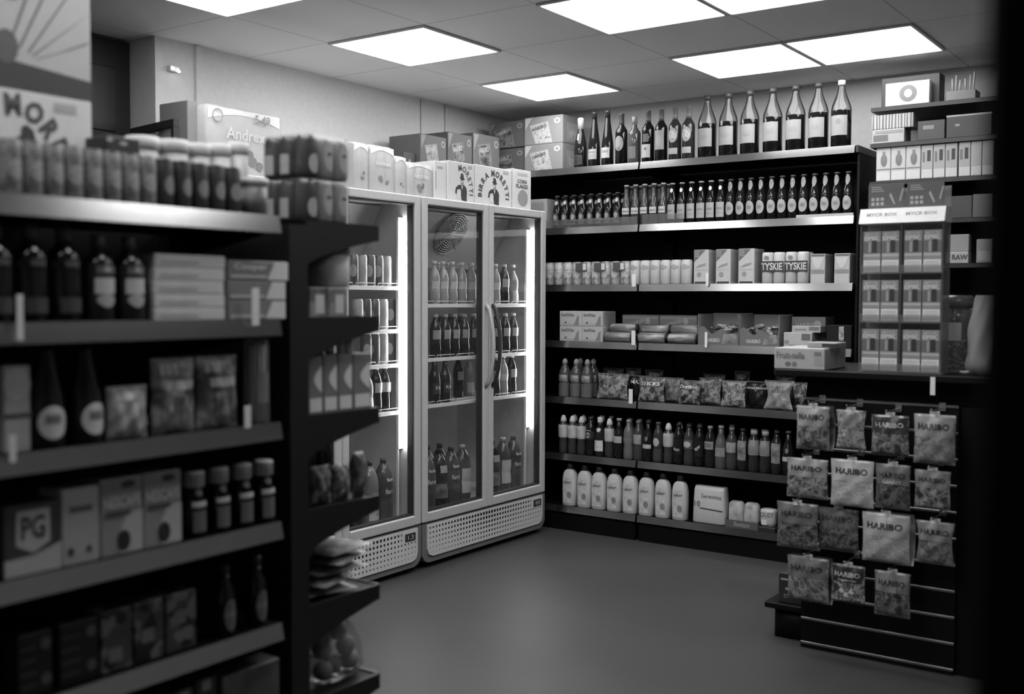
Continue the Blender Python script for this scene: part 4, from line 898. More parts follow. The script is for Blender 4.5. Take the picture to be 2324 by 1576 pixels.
# --- bottom level: fabric softener and household packs
EZ = LEV[0] + 0.0006
def softener():
    t = thing('softener_bottle', '', 'softener bottle')
    secs = [(0, 0.042, 0.030), (0.006, 0.047, 0.034), (0.10, 0.048, 0.035), (0.17, 0.047, 0.034), (0.20, 0.042, 0.031), (0.217, 0.031, 0.025), (0.225, 0.016, 0.016), (0.23, 0.014, 0.014)]
    part('bottle_body', MB().loft(secs, 28, 2.8), G(0.66, 0.4), t)
    part('cap', MB().lathe([(0, 0.228), (0.02, 0.228), (0.019, 0.255), (0.012, 0.26), (0, 0.26)], 16), INK, t)
    sf = lambda x, z: (x, -0.0352 + 8.0 * x * x * 0.25, z)
    fl = part('print', MB().grid(lambda u, v: sf((u - 0.5) * 0.062, 0.02 + 0.155 * v), 8, 6), ART((0.44, 0.62, 0.7), 32, 0.45, vary=False), t)
    text(fl, 'Lenor', 0, 0.148, 0.052, lambda x, z: (lambda p: (p[0], p[1] - 0.0012, p[2]))(sf(x, z)), G(0.10), 0.020, 0.02, 0.15)
    part('motif', MB().disc(0.012, 0.07, 0.016, 0.020, -0.0366), G(0.26), t)
    return t
for i, px in enumerate((1294, 1327.5, 1360, 1395, 1431, 1467.5, 1505, 1544)):
    place(softener, 'soft', (shelfx(px, 1150, 5.595), 5.595, EZ), 0, 'white softener bottle with dark cap, %s from the fridge' % ORD[i], 'softener bottles on the bottom wall shelf')
x0, x1 = BX(1569, 1180, 5.57), BX(1644, 1180, 5.57); w = x1 - x0
t = thing('pad_pack', 'soft white pack with script lettering, beside the softener bottles', 'sanitary pack', ((x0 + x1) / 2, 5.615, EZ))
part('pack_body', MB().loft([(0, w / 2 * .98, 0.040), (0.01, w / 2, 0.044), (0.10, w / 2 * .97, 0.045), (0.19, w / 2 * .93, 0.042), (0.212, w / 2 * .90, 0.03)], 32, 5), G(0.66, 0.3), t)
for s, cx, cz, ww, m in (('Serenities', 0.02, 0.160, w * .6, G(0.2)), ('10', -w * .32, 0.112, w * .18, G(0.12))): text(t, s, cx, cz, ww, front(-0.0462), m, None, 0.01)
part('stripe', MB().flat([(-0.05, 0.086), (0.09, 0.078), (0.09, 0.084), (-0.05, 0.092)], -0.0459), INK, t)
x0, x1 = BX(1646, 1195, 5.565), BX(1720, 1195, 5.565); w = x1 - x0
tr = thing('pot_tray', 'dark card tray holding two small pale packs, lettering on its front', 'tray', ((x0 + x1) / 2, 5.61, EZ))
mb = MB()
for bx in ((-w / 2, w / 2, -0.045, -0.042, 0, 0.045), (-w / 2, w / 2, 0.052, 0.055, 0, 0.06), (-w / 2, -w / 2 + .003, -0.042, 0.052, 0, 0.05), (w / 2 - .003, w / 2, -0.042, 0.052, 0, 0.05), (-w / 2 + .003, w / 2 - .003, -0.042, 0.052, 0, 0.002)): mb.box(*bx)
part('tray_body', mb, G(0.12), tr); text(tr, 'Swizzo', 0.0, 0.024, w * .5, front(-0.0462), G(0.4), 0.026, 0.02, 0.2)
for i, s in enumerate((-1, 1)):
    tag(part('cloth_pack', MB().loft([(0, 0.042, 0.03), (0.01, 0.0442, 0.034), (0.1, 0.0442, 0.034), (0.13, 0.041, 0.03), (0.142, 0.03, 0.02)], 24, 3).xf(Matrix.Translation(((x0 + x1) / 2 + s * 0.0455 - 0.002, 5.612, EZ + 0.0025))), ART((0.3, 0.55, 0.66), 24, 0.35)), 'rounded pale pack in the card tray, %s' % ('beside the soft white pack' if i == 0 else 'beside the small rounded pack'), 'pack', 'pale packs in the tray')
t = thing('freshener_pack', 'small rounded pack with dark capitals on a dark base', 'freshener pack', (BX(1745, 1200, 5.60), 5.60, EZ))
part('base_tray', MB().box(-0.046, 0.05, -0.04, 0.04, 0, 0.028, 0, 0.003), G(0.03), t)
bp = part('pack_body', MB().loft([(0.0285, 0.038, 0.026), (0.05, 0.044, 0.032), (0.11, 0.045, 0.033), (0.122, 0.043, 0.03), (0.126, 0.03, 0.02)], 24, 3), G(0.6, 0.35), t)
text(bp, 'OUST', 0, 0.095, 0.076, front(-0.0345), G(0.07), 0.026, 0.0)
part('printed_panel', MB().flat([(-0.03, 0.04), (0.0, 0.04), (0.0, 0.068), (-0.03, 0.068)], -0.0338), WHITE, t)

# --- sweet cartons stacked in the corner of the top level and on the fridge top
def sweet_carton(label, loc, rz, w, d, h, base, pic, s=True, side=None, group='sweet cartons in the corner'):
    lt = min(0.6, base * 1.9)
    return carton('sweet_carton', label, 'sweet carton', loc, rz, w, d, h, G(base),
        [('poly', [(-w * .48, h * .97), (-w * .48, h * .55), (-w * .30, h * .97)], G(lt)), ('poly', [(-w * .20, h * .03), (w * .24, h * .03), (w * .12, h * .80), (-w * .36, h * .70)], G(lt * .9)),
         ('poly', [(-w * .185, h * .05), (w * .22, h * .045), (w * .105, h * .77), (-w * .34, h * .675)], pic), ('disc', w * .36, h * .80, w * .08, h * .10, G(min(.65, lt * 1.2))), ('disc', w * .36, h * .80, w * .04, h * .05, G(base))],
        [('HARIBO', -w * .11, h * .60, w * .36, G(0.62 if base < 0.3 else 0.06), h * .13, 0, 0.22)] if s else [], group, [(-d * .3, d * .25, h * .1, h * .75, G(min(0.6, base * 1.35))), (-d * .2, d * .15, h * .2, h * .5, pic)], 0.003)
DK, LT = ART((0.05, 0.12, 0.3, 0.08), 26, 0.4), ART((0.2, 0.5, 0.6, 0.3), 40, 0.4)
h1 = 0.172
for i in (0, 1):
    sweet_carton('pale sweet carton by the wine bottles, %s of two' % ('lower', 'upper')[i], (-3.735, 5.74, TZ + i * (h1 + .0005)), 0, 0.285, 0.24, h1, 0.30, LT)
    sweet_carton('darker sweet carton in the corner stack, %s of two' % ('lower', 'upper')[i], (-4.03, 5.76, TZ + i * (h1 + .0005)), 0, 0.285, 0.24, h1 * 0.97, 0.15, DK)

# ================================================================== goods on top of the fridges
RT = 1.9508
def figure_print(parent, cx, cz, k, surf, m, light):
    """generic half figure in a hat holding a glass"""
    P = lambda pts: [(cx + a * k, cz + b * k) for a, b in pts]
    mb = MB()
    def poly(pts): mb.add([surf(x, z) for x, z in P(pts)], [tuple(range(len(pts)))], 0)
    poly([(-.16, .50), (-.02, .44), (.16, .40), (.30, .42), (.22, .50), (.18, .66), (.06, .74), (-.04, .70), (-.06, .54)])
    poly([(-.05, .44), (.14, .41), (.16, .22), (.06, .12), (-.03, .2)])
    poly([(-.08, .14), (.06, .10), (.20, .18), (.40, .02), (.46, -.14), (.44, -.66), (.02, -.62), (-.06, -.2)])
    poly([(-.08, .14), (-.06, -.06), (-.28, -.10), (-.40, -.34), (-.50, -.28), (-.44, -.02), (-.24, .12)])
    o = part('printed_figure', mb, m, parent)
    mb = MB(); mb.add([surf(cx + a * k, cz + b * k) for a, b in ((-.04, .36), (-.02, .24), (.04, .18), (.10, .26), (.10, .36))], [(0, 1, 2, 3, 4)], 0)
    mb.add([surf(cx + a * k, cz + b * k) for a, b in ((-.36, -.52), (-.04, -.56), (-.04, -.16), (-.36, -.12))], [(0, 1, 2, 3)], 0)
    mb.add([surf(cx + a * k, cz + b * k) for a, b in ((0.0, .08), (.06, -.12), (.12, .10))], [(0, 1, 2)], 0)
    mb.xf(Matrix.Translation((0, -0.0005, 0))); part('printed_highlight', mb, light, o); return o
def beer_carton(label, loc, rz, w, d, h, arc, fx=0.0, group='white beer cartons'):
    t = thing('beer_carton', label, 'beer carton', loc, rz, group)
    bd = part('box_body', MB().box(-w / 2, w / 2, -d / 2, d / 2, 0, h, 0, 0.003), G(0.60, 0.5), t)
    sf = front(-d / 2 - 0.001)
    if arc == 'full': arc_text(t, 'BIRRA MORETTI', fx, h * 0.24, w * 0.37, h * 0.60, pi * 1.03, -0.03 * pi, h * 0.15, sf, G(0.08), 0.05)
    elif arc == 'half': arc_text(t, 'MORETTI', fx, h * 0.24, w * 0.38, h * 0.62, pi * 0.60, -0.03 * pi, h * 0.15, sf, G(0.10))
    elif arc == 'near': arc_text(t, 'MORETTI', 0.012, 0.012, 0.125, h * 0.82, pi * 0.57, 0.03, h * 0.18, sf, G(0.08), 0.05)
    figure_print(t, fx if arc != 'near' else 0.03, h * (0.365 if arc != 'near' else 0.34), h * 0.50, sf, G(0.045), G(0.62)); 
    part('printed_panel', MB().flat([(w * .26, h * .86), (w * .4, h * .86), (w * .4, h * .94), (w * .26, h * .94)], -d / 2 - 0.001), G(0.36), t)
    return t
def fbox(X, pa, pb, py):
    return LY(pa, py, X), LY(pb, py, X)
y0, y1 = fbox(-3.65, 1016, 1076.5, 440)
beer_carton('white beer carton with half arch of letters on the fridge, beside the tissue packs', (-3.76, (y0 + y1) / 2, RT), pi / 2, y1 - y0, 0.22, 0.218, 'half', 0.0)
y0, y1 = fbox(-3.65, 1077.5, 1161.5, 465)
beer_carton('white beer carton with full arch of letters, beside the cornflakes box', (-3.76, (y0 + y1) / 2, RT), pi / 2, y1 - y0, 0.22, 0.222, 'full')
y0, y1 = fbox(-3.65, 1163, 1205, 470)
w = y1 - y0
t = carton('cereal_box', 'white cornflakes box at the fridge end nearest the wall shelving', 'cereal box', (-3.74, (y0 + y1) / 2, RT), pi / 2, w, 0.18, 0.235, G(0.60), [('disc', 0.01, 0.068, w * .27, 0.05, G(0.28)), (-w * .25, w * .3, 0.20, 0.215, G(0.42))],
       [('CORN', 0.0, 0.166, w * .50, G(0.06), 0.023), ('FLAKES', 0.0, 0.137, w * .62, G(0.06), 0.023)])
y0, y1 = fbox(-3.655, 986, 1014, 440)
carton('white_carton', 'narrow white carton end beside the half-arch beer carton', 'carton', (-3.735, (y0 + y1) / 2 - 0.001, RT), pi / 2, y1 - y0 - 0.004, 0.16, 0.205, G(0.60), [(-0.03, 0.02, 0.165, 0.178, G(0.35)), (-0.045, -0.035, 0.05, 0.15, G(0.4))])
# tissue multipacks
def tissue(label, X, ya, yb, h, d, rolls, s, shade=0.46, group='tissue packs on the fridges', lift=0.0):
    w = yb - ya
    t = thing('tissue_pack', label, 'tissue pack', (X - d / 2, (ya + yb) / 2, RT + lift), pi / 2, group)
    n = 24
    fn = lambda x, z: -d / 2 - 0.006 * abs(sin(pi * rolls * (x / w + 0.5))) - 0.0
    mb = MB()
    N = rolls * 8
    prof = [(-w / 2 + w * i / N) for i in range(N + 1)]
    fr = [(x, fn(x, 0) + 0.006) for x in prof]; bk = [(x, d / 2) for x in prof[::-1]]
    ring = fr + bk; M_ = len(ring)
    def lay(z, q): return [(x * q, y * q, z) for x, y in ring]
    vs = lay(0, .97) + lay(0.012, 1) + lay(h - 0.03, 1) + lay(h - 0.008, .97) + lay(h, .86)
    fs = [tuple(range(M_))[::-1], tuple(4 * M_ + i for i in range(M_))] + [(k * M_ + i, k * M_ + (i + 1) % M_, (k + 1) * M_ + (i + 1) % M_, (k + 1) * M_ + i) for k in range(4) for i in range(M_)]
    mb.add(vs, fs, 0, True); part('wrapper', mb, G(shade, 0.3), t)
    sf = lambda x, z: (x, fn(x, z) + 0.0045, z)
    pn = part('white_top', MB().grid(lambda u, v: sf((u - .5) * w * .94, h * (0.80 + 0.10 * sin(pi * u)) + v * (h * .965 - h * (0.80 + 0.10 * sin(pi * u)))), N, 2), WHITE, t, 'white top of the wrapper')
    mb = MB(); q = random.Random(int(ya * 100))
    for k in range(3):
        cx, cz = q.uniform(-.1, .25) * w, q.uniform(.18, .38) * h; a = q.uniform(.05, .08) * w
        mb.add([sf(cx + a * cos(6.28 * i / 9) * (1 + .3 * sin(3 * i)), cz + a * sin(6.28 * i / 9)) for i in range(9)], [tuple(range(9))], 0)
    part('print', mb.xf(Matrix.Translation((0, -0.001, 0))), G(0.2), t)
    if s: text(pn, s, 0.02 * w, h * 0.62, w * 0.6, lambda x, z: (x, fn(x, z) + 0.003, z), G(0.7), None, 0.02)
    return t
BX0 = -3.66
for i, (a, b, h, rl, s) in enumerate(((803, 838, 0.235, 2, ''), (840, 897, 0.235, 3, 'Andrex'), (899, 924, 0.200, 1, ''), (926, 984, 0.180, 3, 'Andrex'))):
    ya, yb = fbox(BX0, a, b, 400)
    tissue('toilet tissue multipack on the left fridge, %s from the stacked tin packs' % ORD[i], BX0, ya, yb - 0.003, h, 0.24, rl, s)
ya, yb = LY(466, 260, -3.86), LY(640, 260, -3.86)
t = tissue('very large tissue carton with printed name behind the tins', -3.86, ya, yb, 0.335, 0.30, 4, '', 0.5)
sfb = lambda x, z: (x, -0.158, z)
text(t, 'Andrex', 0.0, 0.215, (yb - ya) * .50, sfb, G(0.72), None, 0.0)
text(t, '5.49', (yb - ya) * .22, 0.295, (yb - ya) * .2, sfb, G(0.3), None, 0.02, name='price_print')
part('round_seal', MB().ring(0.028, 0.0022, at=(-(yb - ya) * .36, -0.157, 0.285)), G(0.4), t)
part('end_flap', MB().box(-(yb - ya) / 2 - 0.055, -(yb - ya) / 2 - 0.002, -0.10, 0.10, 0.02, 0.34, 0, 0.004), G(0.28), t)
# sweet cartons facing the aisle on the fridge tops
for i, (a, b, top, X, sd) in enumerate(((957, 1017, 302, -3.98, 0.15), (1019, 1075, 298, -3.98, 0.14), (1077, 1137, 300, -3.98, 0.17))):
    ya, yb = LY(a, 350, X), LY(b, 350, X); h = ZL(a, top, X) - RT
    for k in (0, 1):
        sweet_carton('%s sweet carton on the fridge top against the wall, %s column from the corner' % (('lower', 'upper')[k], ORD[2 - i]), (X - 0.13, (ya + yb) / 2, RT + k * (h / 2 + 0.0003)), pi / 2, yb - ya - 0.004, 0.24, h / 2, sd, DK if i else ART((0.1, 0.3, 0.45, 0.2), 30, 0.4), group='sweet cartons on the fridge tops')
carton('dark_carton', 'small dark carton low against the wall beside the tall sweet cartons', 'carton', (-4.12, LY(957, 350, -3.98) - 0.058, RT), pi / 2, 0.10, 0.2, 0.30, G(0.09), [(-0.01, 0.01, 0.24, 0.26, G(0.35))])

# ================================================================== drinks inside the fridges
big = [(0.045, 0), (0.050, 0.008), (0.050, 0.10), (0.046, 0.125), (0.050, 0.15), (0.050, 0.21), (0.042, 0.255), (0.026, 0.29), (0.0150, 0.305), (0.0150, 0.312)]
bigcap = lambda m: ([(0.0165, 0.306), (0.0165, 0.326), (0.015, 0.329)], m)
BIG = {
 'pale': (lambda: bottle('large_drink_bottle', 'drink bottle', big, G(0.16, 0.08), bigcap(INK), [(0.10, 0.03, 0.15, 'rect', G(0.48, 0.35)), (0.03, 0.09, 0.13, 'oval', G(0.06)), (0.03, 0.05, 0.07, 'oval', G(0.3))], [('Rio', 0.06, 0.105, INK)]), 'large pale-labelled fruit drink bottle'),
 'dark': (lambda: bottle('large_drink_bottle', 'drink bottle', big, PETDARK, bigcap(INK), [(0.11, 0.06, 0.14, 'rect', ART((0.05, 0.3), 14, 0.3, vary=False)), (0.05, 0.20, 0.24, 'rect', G(0.35, 0.3))]), 'large dark cola bottle'),
 'orange': (lambda: bottle('large_drink_bottle', 'drink bottle', big, G(0.06, 0.08), bigcap(G(0.05)), [(0.11, 0.10, 0.20, 'rect', G(0.06, 0.3))], [('fanta', 0.07, 0.165, G(0.55)), ('fanta', 0.05, 0.225, G(0.6))]), 'large bottle with white shoulder lettering'),
 'white': (lambda: bottle('large_drink_bottle', 'drink bottle', big, G(0.07, 0.08), bigcap(G(0.45)), [(0.09, 0.06, 0.20, 'rect', G(0.50))]), 'large drink bottle with tall white label'),
}
small = {
 'water': (lambda: bottle('water_bottle', 'drink bottle', [(r, z * .95) for r, z in cola], G(0.30, 0.1), ccap(G(0.7)), [(0.075, 0.085, 0.125, 'rect', G(0.5))]), 'clear water bottle with white cap'),
 'dark': (lambda: bottle('cola_bottle', 'drink bottle', cola, PETDARK, ccap(G(0.5)), [(0.075, 0.10, 0.15, 'rect', G(0.30))]), 'dark cola bottle with pale cap'),
 'ka': (lambda: bottle('cola_bottle', 'drink bottle', tallneck, PETDARK, ([(0.0150, 0.226), (0.0150, 0.24)], INK), [(0.06, 0.05, 0.11, 'rect', INK)], [('KA', 0.034, 0.085, G(0.6))]), 'black bottle with white letters on label'),
 'juice': (lambda: bottle('juice_bottle', 'drink bottle', [(r * 1.08, z * .9) for r, z in cola], G(0.22, 0.15), ccap(G(0.6)), [(0.07, 0.02, 0.08, 'rect', G(0.42))]), 'pale milk drink bottle with white cap'),
}
def shelve(bank, k, px, py, z, X, label, group):
    mk, look = bank[k]; y = LY(px, py, X) if px > 20 else px
    place(mk, 'fr_%s_%s' % ('b' if bank is BIG else 's', k), (X, y, z), pi / 2 + RND.uniform(-.2, .2), label, group)
FX = -3.745
R2 = (0.85, 1.10, 1.392); R1 = (0.84, 1.085, 1.262, 1.483); FL = 0.2625
gq = 'bottles inside the fan fridge'
where = lambda i, n: 'beside the door post' if i == 0 else ('%s from the door post' % ORD[i])
def rowfill(bank, kinds, pxs, py, z, look, X=FX, grp=gq):
    for i, px in enumerate(pxs):
        k = kinds[i % len(kinds)]
        shelve(bank, k, px, py, z, X, '%s, %s %s' % (bank[k][1], ORD[i], look), grp)
rowfill(small, ['water'], (985, 1005, 1026, 1047, 1069), 660, R2[2], 'from the half-hidden fridge, fan fridge top shelf')
rowfill(small, ['water'], (996, 1018, 1040), 660, R2[2], 'of the back row, fan fridge top shelf', FX - 0.095)
rowfill(small, ['dark'], (1000, 1022, 1045), 780, R2[1], 'of the back row, fan fridge middle shelf', FX - 0.1)
rowfill(small, ['dark'], (988, 1010, 1031, 1053, 1075), 780, R2[1], 'along the fan fridge middle shelf, wide door')
rowfill(small, ['ka'], (986, 1010), 890, R2[0], 'on the fan fridge lower shelf, wide door')
rowfill(small, ['dark', 'juice'], (1040, 1064), 890, R2[0], 'of the back pair, fan fridge lower shelf', FX - 0.12)
rowfill(small, ['water', 'dark', 'juice'], (5.13, 5.22, 5.31), 660, R2[2], 'on the top shelf behind the narrow door')
rowfill(small, ['water', 'juice'], (5.16, 5.25, 5.33), 660, R2[2], 'of the back row, top shelf, narrow door', FX - 0.09)
rowfill(small, ['dark', 'water'], (5.18, 5.27), 780, R2[1], 'of the back row, middle shelf, narrow door', FX - 0.09)
rowfill(small, ['dark'], (5.14, 5.23, 5.315), 780, R2[1], 'on the middle shelf behind the narrow door')
rowfill(small, ['dark', 'water', 'dark'], (5.13, 5.21, 5.30), 880, R2[0], 'on the lower shelf behind the narrow door')
rowfill(BIG, ['orange', 'dark', 'orange', 'white'], (4.50, 4.605, 4.71, 4.815), 1100, FL, 'on the fan fridge floor, wide door')
rowfill(BIG, ['dark', 'white', 'orange'], (5.10, 5.21, 5.318), 1100, FL, 'on the fan fridge floor, narrow door')
rowfill(BIG, ['dark', 'pale', 'dark'], (4.55, 4.66, 4.77), 1080, FL, 'in the back row of the fan fridge floor', FX - 0.13)
can5 = lambda m, h=0.155: (lambda: can('drink_can', 'can', 0.030, h, m, (0.04, h * .3, h * .7, G(0.3, 0.35), 'oval')))
kinds = [can5(G(0.10, 0.3, 0.5)), can5(G(0.34, 0.35)), can5(G(0.06, 0.3))]
for r, (z, py, pxs, lv) in enumerate(((R1[3], 620, (801, 821, 841, 861, 880), 'top'), (R1[2], 710, (812, 832, 851, 870, 886), 'second'), (R1[1], 800, (838, 856, 873, 889), 'third'))):
    for i, px in enumerate(pxs):
        kk = (i + r) % 3
        place(kinds[kk], 'fcan%d' % kk, (FX, ((3.925, 3.958, 4.02)[r] + 0.0625 * i), z), RND.uniform(0, 1), '%s drink can, %s along the %s shelf of the half-hidden fridge' % (('dark steel', 'light grey', 'black')[kk], ORD[i], lv), 'cans inside the half-hidden fridge')
rowfill(small, ['juice', 'juice', 'dark', 'dark'], (3.955, 4.025, 4.095, 4.162), 900, R1[0], 'on the lowest shelf of the half-hidden fridge', FX, 'bottles inside the half-hidden fridge')
rowfill(BIG, ['dark', 'dark', 'pale', 'orange'], (3.83, 3.935, 4.04, 4.147), 1100, FL, 'on the floor of the half-hidden fridge', FX, 'bottles inside the half-hidden fridge')

# ================================================================== counter: hanging sweet bags
BR = [  # px box (x0, x1, top, bottom), art, label, lettering
 (1808, 1884, 922, 1021, (0.06, 0.34), 'HARIBO', 'thick wad of printed sweet bags, first of the top hook row', 0.035),
 (1898, 1966, 931, 1020, (0.10, 0.42), '', 'twisted pale sweet bag without lettering in the top hook row', 0.0),
 (1978, 2064, 943, 1033, (0.04, 0.30), 'HARIBO', 'dark sweet bag, third in the top hook row', 0.03),
 (2074, 2170, 941, 1054, (0.12, 0.36), 'HARIBO', 'streaky grey sweet bag at the far end of the top hook row', 0.05),
 (1786, 1880, 1041, 1131, (0.05, 0.38), 'HARIBO', 'sweet bag with dark header, first of the second hook row', 0.03),
 (1886, 1984, 1044, 1150, (0.34, 0.60), 'HARIBO', 'brightest white sweet bag, second hook row', 0.03),
 (1987, 2067, 1054, 1156, (0.03, 0.16), 'HARIBO', 'dull grey sweet bag beside the brightest white bag', 0.03),
 (2076, 2158, 1068, 1156, (0.04, 0.36), 'HARIBO', 'sweet bag with bold dark letters, end of the second hook row', 0.03),
 (1764, 1858, 1141, 1245, (0.03, 0.20), 'HARIBO', 'shiny dark sweet bag, first of the third hook row', 0.03),
 (1858, 1950, 1154, 1249, (0.03, 0.20), 'HARIBO', 'dark sweet bag overlapping its shiny neighbour in the third hook row', 0.03),
 (1957, 2066, 1166, 1278, (0.30, 0.52), 'HARIBO', 'bulky pale sweet bag in the third hook row', 0.06),
 (2079, 2167, 1184, 1280, (0.08, 0.30), 'HARIBO', 'pinched streaky sweet bag at the end of the third hook row', 0.04),
 (1788, 1882, 1264, 1366, (0.08, 0.36), 'HARIBO', 'thick stack of sweet bags, first of the lowest hook row', 0.06),
 (1887, 1964, 1282, 1369, (0.03, 0.5), 'HARIBO', 'sweet bag with pale heart sweets printed, lowest hook row', 0.03),
 (1985, 2067, 1298, 1400, (0.03, 0.2), 'HARIBO', 'plain-headed sweet bag, last of the lowest hook row', 0.03)]
HDR = [0.30, None, 0.05, 0.30, 0.34, 0.52, 0.18, 0.22, 0.17, 0.15, 0.42, 0.26, 0.16, 0.04, 0.24]
SUB = {6: 'GIANT', 13: 'Supermix'}
for i, (a, b, tp, bt, rng_, s, lb, tk) in enumerate(BR):
    thick = 0.055 if i in (0, 10, 12, 3) else 0.032
    Y = 4.130 + (0.035 if i == 9 else 0.0)
    xa, xb = BX(a, (tp + bt) / 2, Y), BX(b, (tp + bt) / 2, Y); zt, zb = ZB((a + b) / 2, tp, Y), ZB((a + b) / 2, bt, Y)
    w, h = xb - xa, zt - zb
    hd = HDR[i]
    t = bag('sweet_bag', 'sweet bag', w, h, thick, 100 + i, FILM(rng_[0], rng_[1], 34 if i not in (3, 10, 11) else 20), G(max(0.08, (hd or 0.2) * .8), 0.25), [(-0.94, 0.94, 0.55, 0.95, G(hd, 0.32))] if hd else [(-0.6, 0.6, 0.6, 0.9, G(0.22, 0.3))],
            ([(s, 0.0, 0.76, w * 0.74, G(0.55 if hd and hd < 0.12 else 0.04), h * 0.13)] if s else []) + ([(SUB[i], 0.0, 0.61, w * 0.55, G(0.5), h * 0.075)] if i in SUB else []), waist=0.04 if i not in (1, 11) else 0.14, hang=True, puff=0.4, lean=-0.03)
    t.location = ((xa + xb) / 2, Y, zb); t['label'] = lb; t['group'] = 'sweet bags on the counter hooks'
    if i in (0, 10, 12):
        for k in (1, 2):
            part('spare_bag', MB().grid(lambda u, v: ((u - .5) * w * .98 + 0.006 * k, thick * 0.5 * sin(pi * v) ** .5 + 0.004 * k + 0.004 * sin(8 * u + k), v * h * (1.0 + 0.012 * k)), 8, 8), PW(rng_[0] * .8, rng_[1] * .8, 24), t)
    if i == 13:
        mb = MB()
        for cx, cz in ((-0.3, 0.34), (-0.05, 0.24), (0.28, 0.33)): mb.add([(cx * w * .5 + 0.010 * cos(q * .7), -thick * .52 - 0.001, cz * h + 0.010 * sin(q * .7)) for q in range(9)], [tuple(range(9))], 0)
        part('printed_sweets', mb, G(0.6), t)
    hx, hz = (xa + xb) / 2, zt + 0.0155
    part('peg_hook', MB().tube([(hx, 4.2345, hz), (hx, Y - 0.045, hz), (hx, Y - 0.055, hz + 0.002), (hx, Y - 0.060, hz + 0.008)], 0.003, 6).box(hx - 0.012, hx + 0.012, 4.2315, 4.2348, hz - 0.012, hz + 0.02, 0, 0.001), STEEL, ct)
# --- counter top
WT = 1.1405
x0, x1 = BX(1757, 838, 4.215), BX(1871, 840, 4.215); w = x1 - x0
t = carton('sweet_outer', 'pale long sweet carton with fruit print on the counter ledge', 'sweet carton', ((x0 + x1) / 2, 4.215 + 0.13, WT), 0, w, 0.26, 0.086, G(0.44),
       [('disc', -w * .22, 0.02, 0.013, 0.010, G(0.16)), ('disc', -w * .09, 0.02, 0.011, 0.011, G(0.2)), (w * .30, w * .44, 0.055, 0.072, G(0.2)), (w * .30, w * .46, 0.02, 0.05, G(0.36))],
       [('Fruit-tella', -w * .17, 0.056, w * .56, G(0.17), 0.026)], None, [(-0.10, 0.10, 0.012, 0.07, ART((0.24, 0.42), 18, 0.4, 'WAVE', (1, 1, 0.1)))])
x0b, x1b = BX(1846, 770, 4.30), BX(1919, 770, 4.30)
carton('mint_tray', 'flat dark-topped sweet tray lying on the pale sweet carton', 'sweet tray', ((x0b + x1b) / 2 - 0.02, 4.33, WT + 0.0865), 0, x1b - x0b - 0.01, 0.12, 0.022, G(0.3), [(0.0, 0.07, 0.004, 0.018, INK)], [])
def vape_box():
    t = thing('vape_box', '', 'vape box'); w, h, d = 0.0675, 0.162, 0.028
    part('box_body', MB().box(-w / 2, w / 2, -d / 2, d / 2, 0, h, 0, 0.0012), G(0.30, 0.4), t)
    y = -d / 2 - 0.0005
    part('warning_panel', MB().flat([(-w * .47, 0.004), (w * .47, 0.004), (w * .47, 0.050), (-w * .47, 0.050)], y), G(0.78), t)
    mb = MB()
    for k in range(6): mb.flat([(-w * .40, 0.010 + k * .0062), (w * .38, 0.010 + k * .0062), (w * .38, 0.0118 + k * .0062), (-w * .40, 0.0118 + k * .0062)], y - 0.0004)
    part('small_print', mb, G(0.36), t)
    part('stripe', MB().flat([(-w * .47, 0.064), (w * .47, 0.064), (w * .47, 0.074), (-w * .47, 0.074)], y), G(0.48), t)
    part('printed_panel', MB().flat([(-w * .49, 0.078), (w * .49, 0.078), (w * .49, 0.122), (-w * .49, 0.122)], y), G(0.15), t)
    part('printed_device', MB().flat([(0.0, 0.079), (0.019, 0.079), (0.019, 0.122), (0.012, 0.127), (0.0, 0.127)], y - 0.0004), G(0.035), t)
    part('light_panel', MB().flat([(-0.014, 0.08), (-0.004, 0.08), (-0.004, 0.12), (-0.014, 0.12)], y - 0.0004), G(0.36), t)
    text(t, 'MYCR', 0, 0.150, w * .74, front(y - 0.0006), G(0.5), 0.013); text(t, 'EPIK', 0, 0.135, w * .88, front(y - 0.0006), G(0.6), 0.016, 0.05)
    return t
# acrylic tower: two columns of clear pockets under a lit-looking white header
XS0, XS1, YS = BX(1950, 845, 4.235), BX(2129, 850, 4.235), 4.235
ST = thing('display_stand', 'clear acrylic vape display tower on the counter with white header', 'display stand', ((XS0 + XS1) / 2, YS + 0.06, WT))
W2 = (XS1 - XS0) / 2
AC = CLEAR(0.80, 0.10, 0.10)
part('back_sheet', MB().box(-W2 - 0.008, W2 + 0.008, 0.052, 0.056, 0.0, 0.72, 0, 0.001), CLEAR(0.7, 0.1, 0.22), ST)
part('base_plate', MB().box(-W2 - 0.012, W2 + 0.012, -0.055, 0.0515, 0.0, 0.004), AC, ST)
for x in (-W2 - 0.008, -0.002, W2 + 0.004): part('side_sheet', MB().box(x, x + 0.004, -0.05, 0.0515, 0.0045, 0.575, 0, 0.0006), AC, ST)
ROWZ = (0.0045, 0.196, 0.386)
for z in ROWZ:
    for s in (0, 1):
        xa = (-W2 - 0.0035) if s == 0 else 0.0025; xb = (-0.0025) if s == 0 else W2 + 0.0035
        if z > 0.01: part('pocket_floor', MB().box(xa, xb, -0.049, 0.0515, z - 0.004, z), AC, ST)
        part('pocket_front', MB().box(xa, xb, -0.0495, -0.0475, z + 0.0002, z + 0.030, 0, 0.0005), AC, ST)
hd = part('header', MB().add([(x, y, z) for x in (-W2 - 0.012, W2 + 0.012) for y, z in ((-0.062, 0.578), (-0.040, 0.636), (0.050, 0.636), (0.050, 0.578))], [(0, 1, 2, 3), (7, 6, 5, 4), (0, 4, 5, 1), (1, 5, 6, 2), (2, 6, 7, 3), (3, 7, 4, 0)]), G(0.85, 0.35), ST, 'white sloped header')
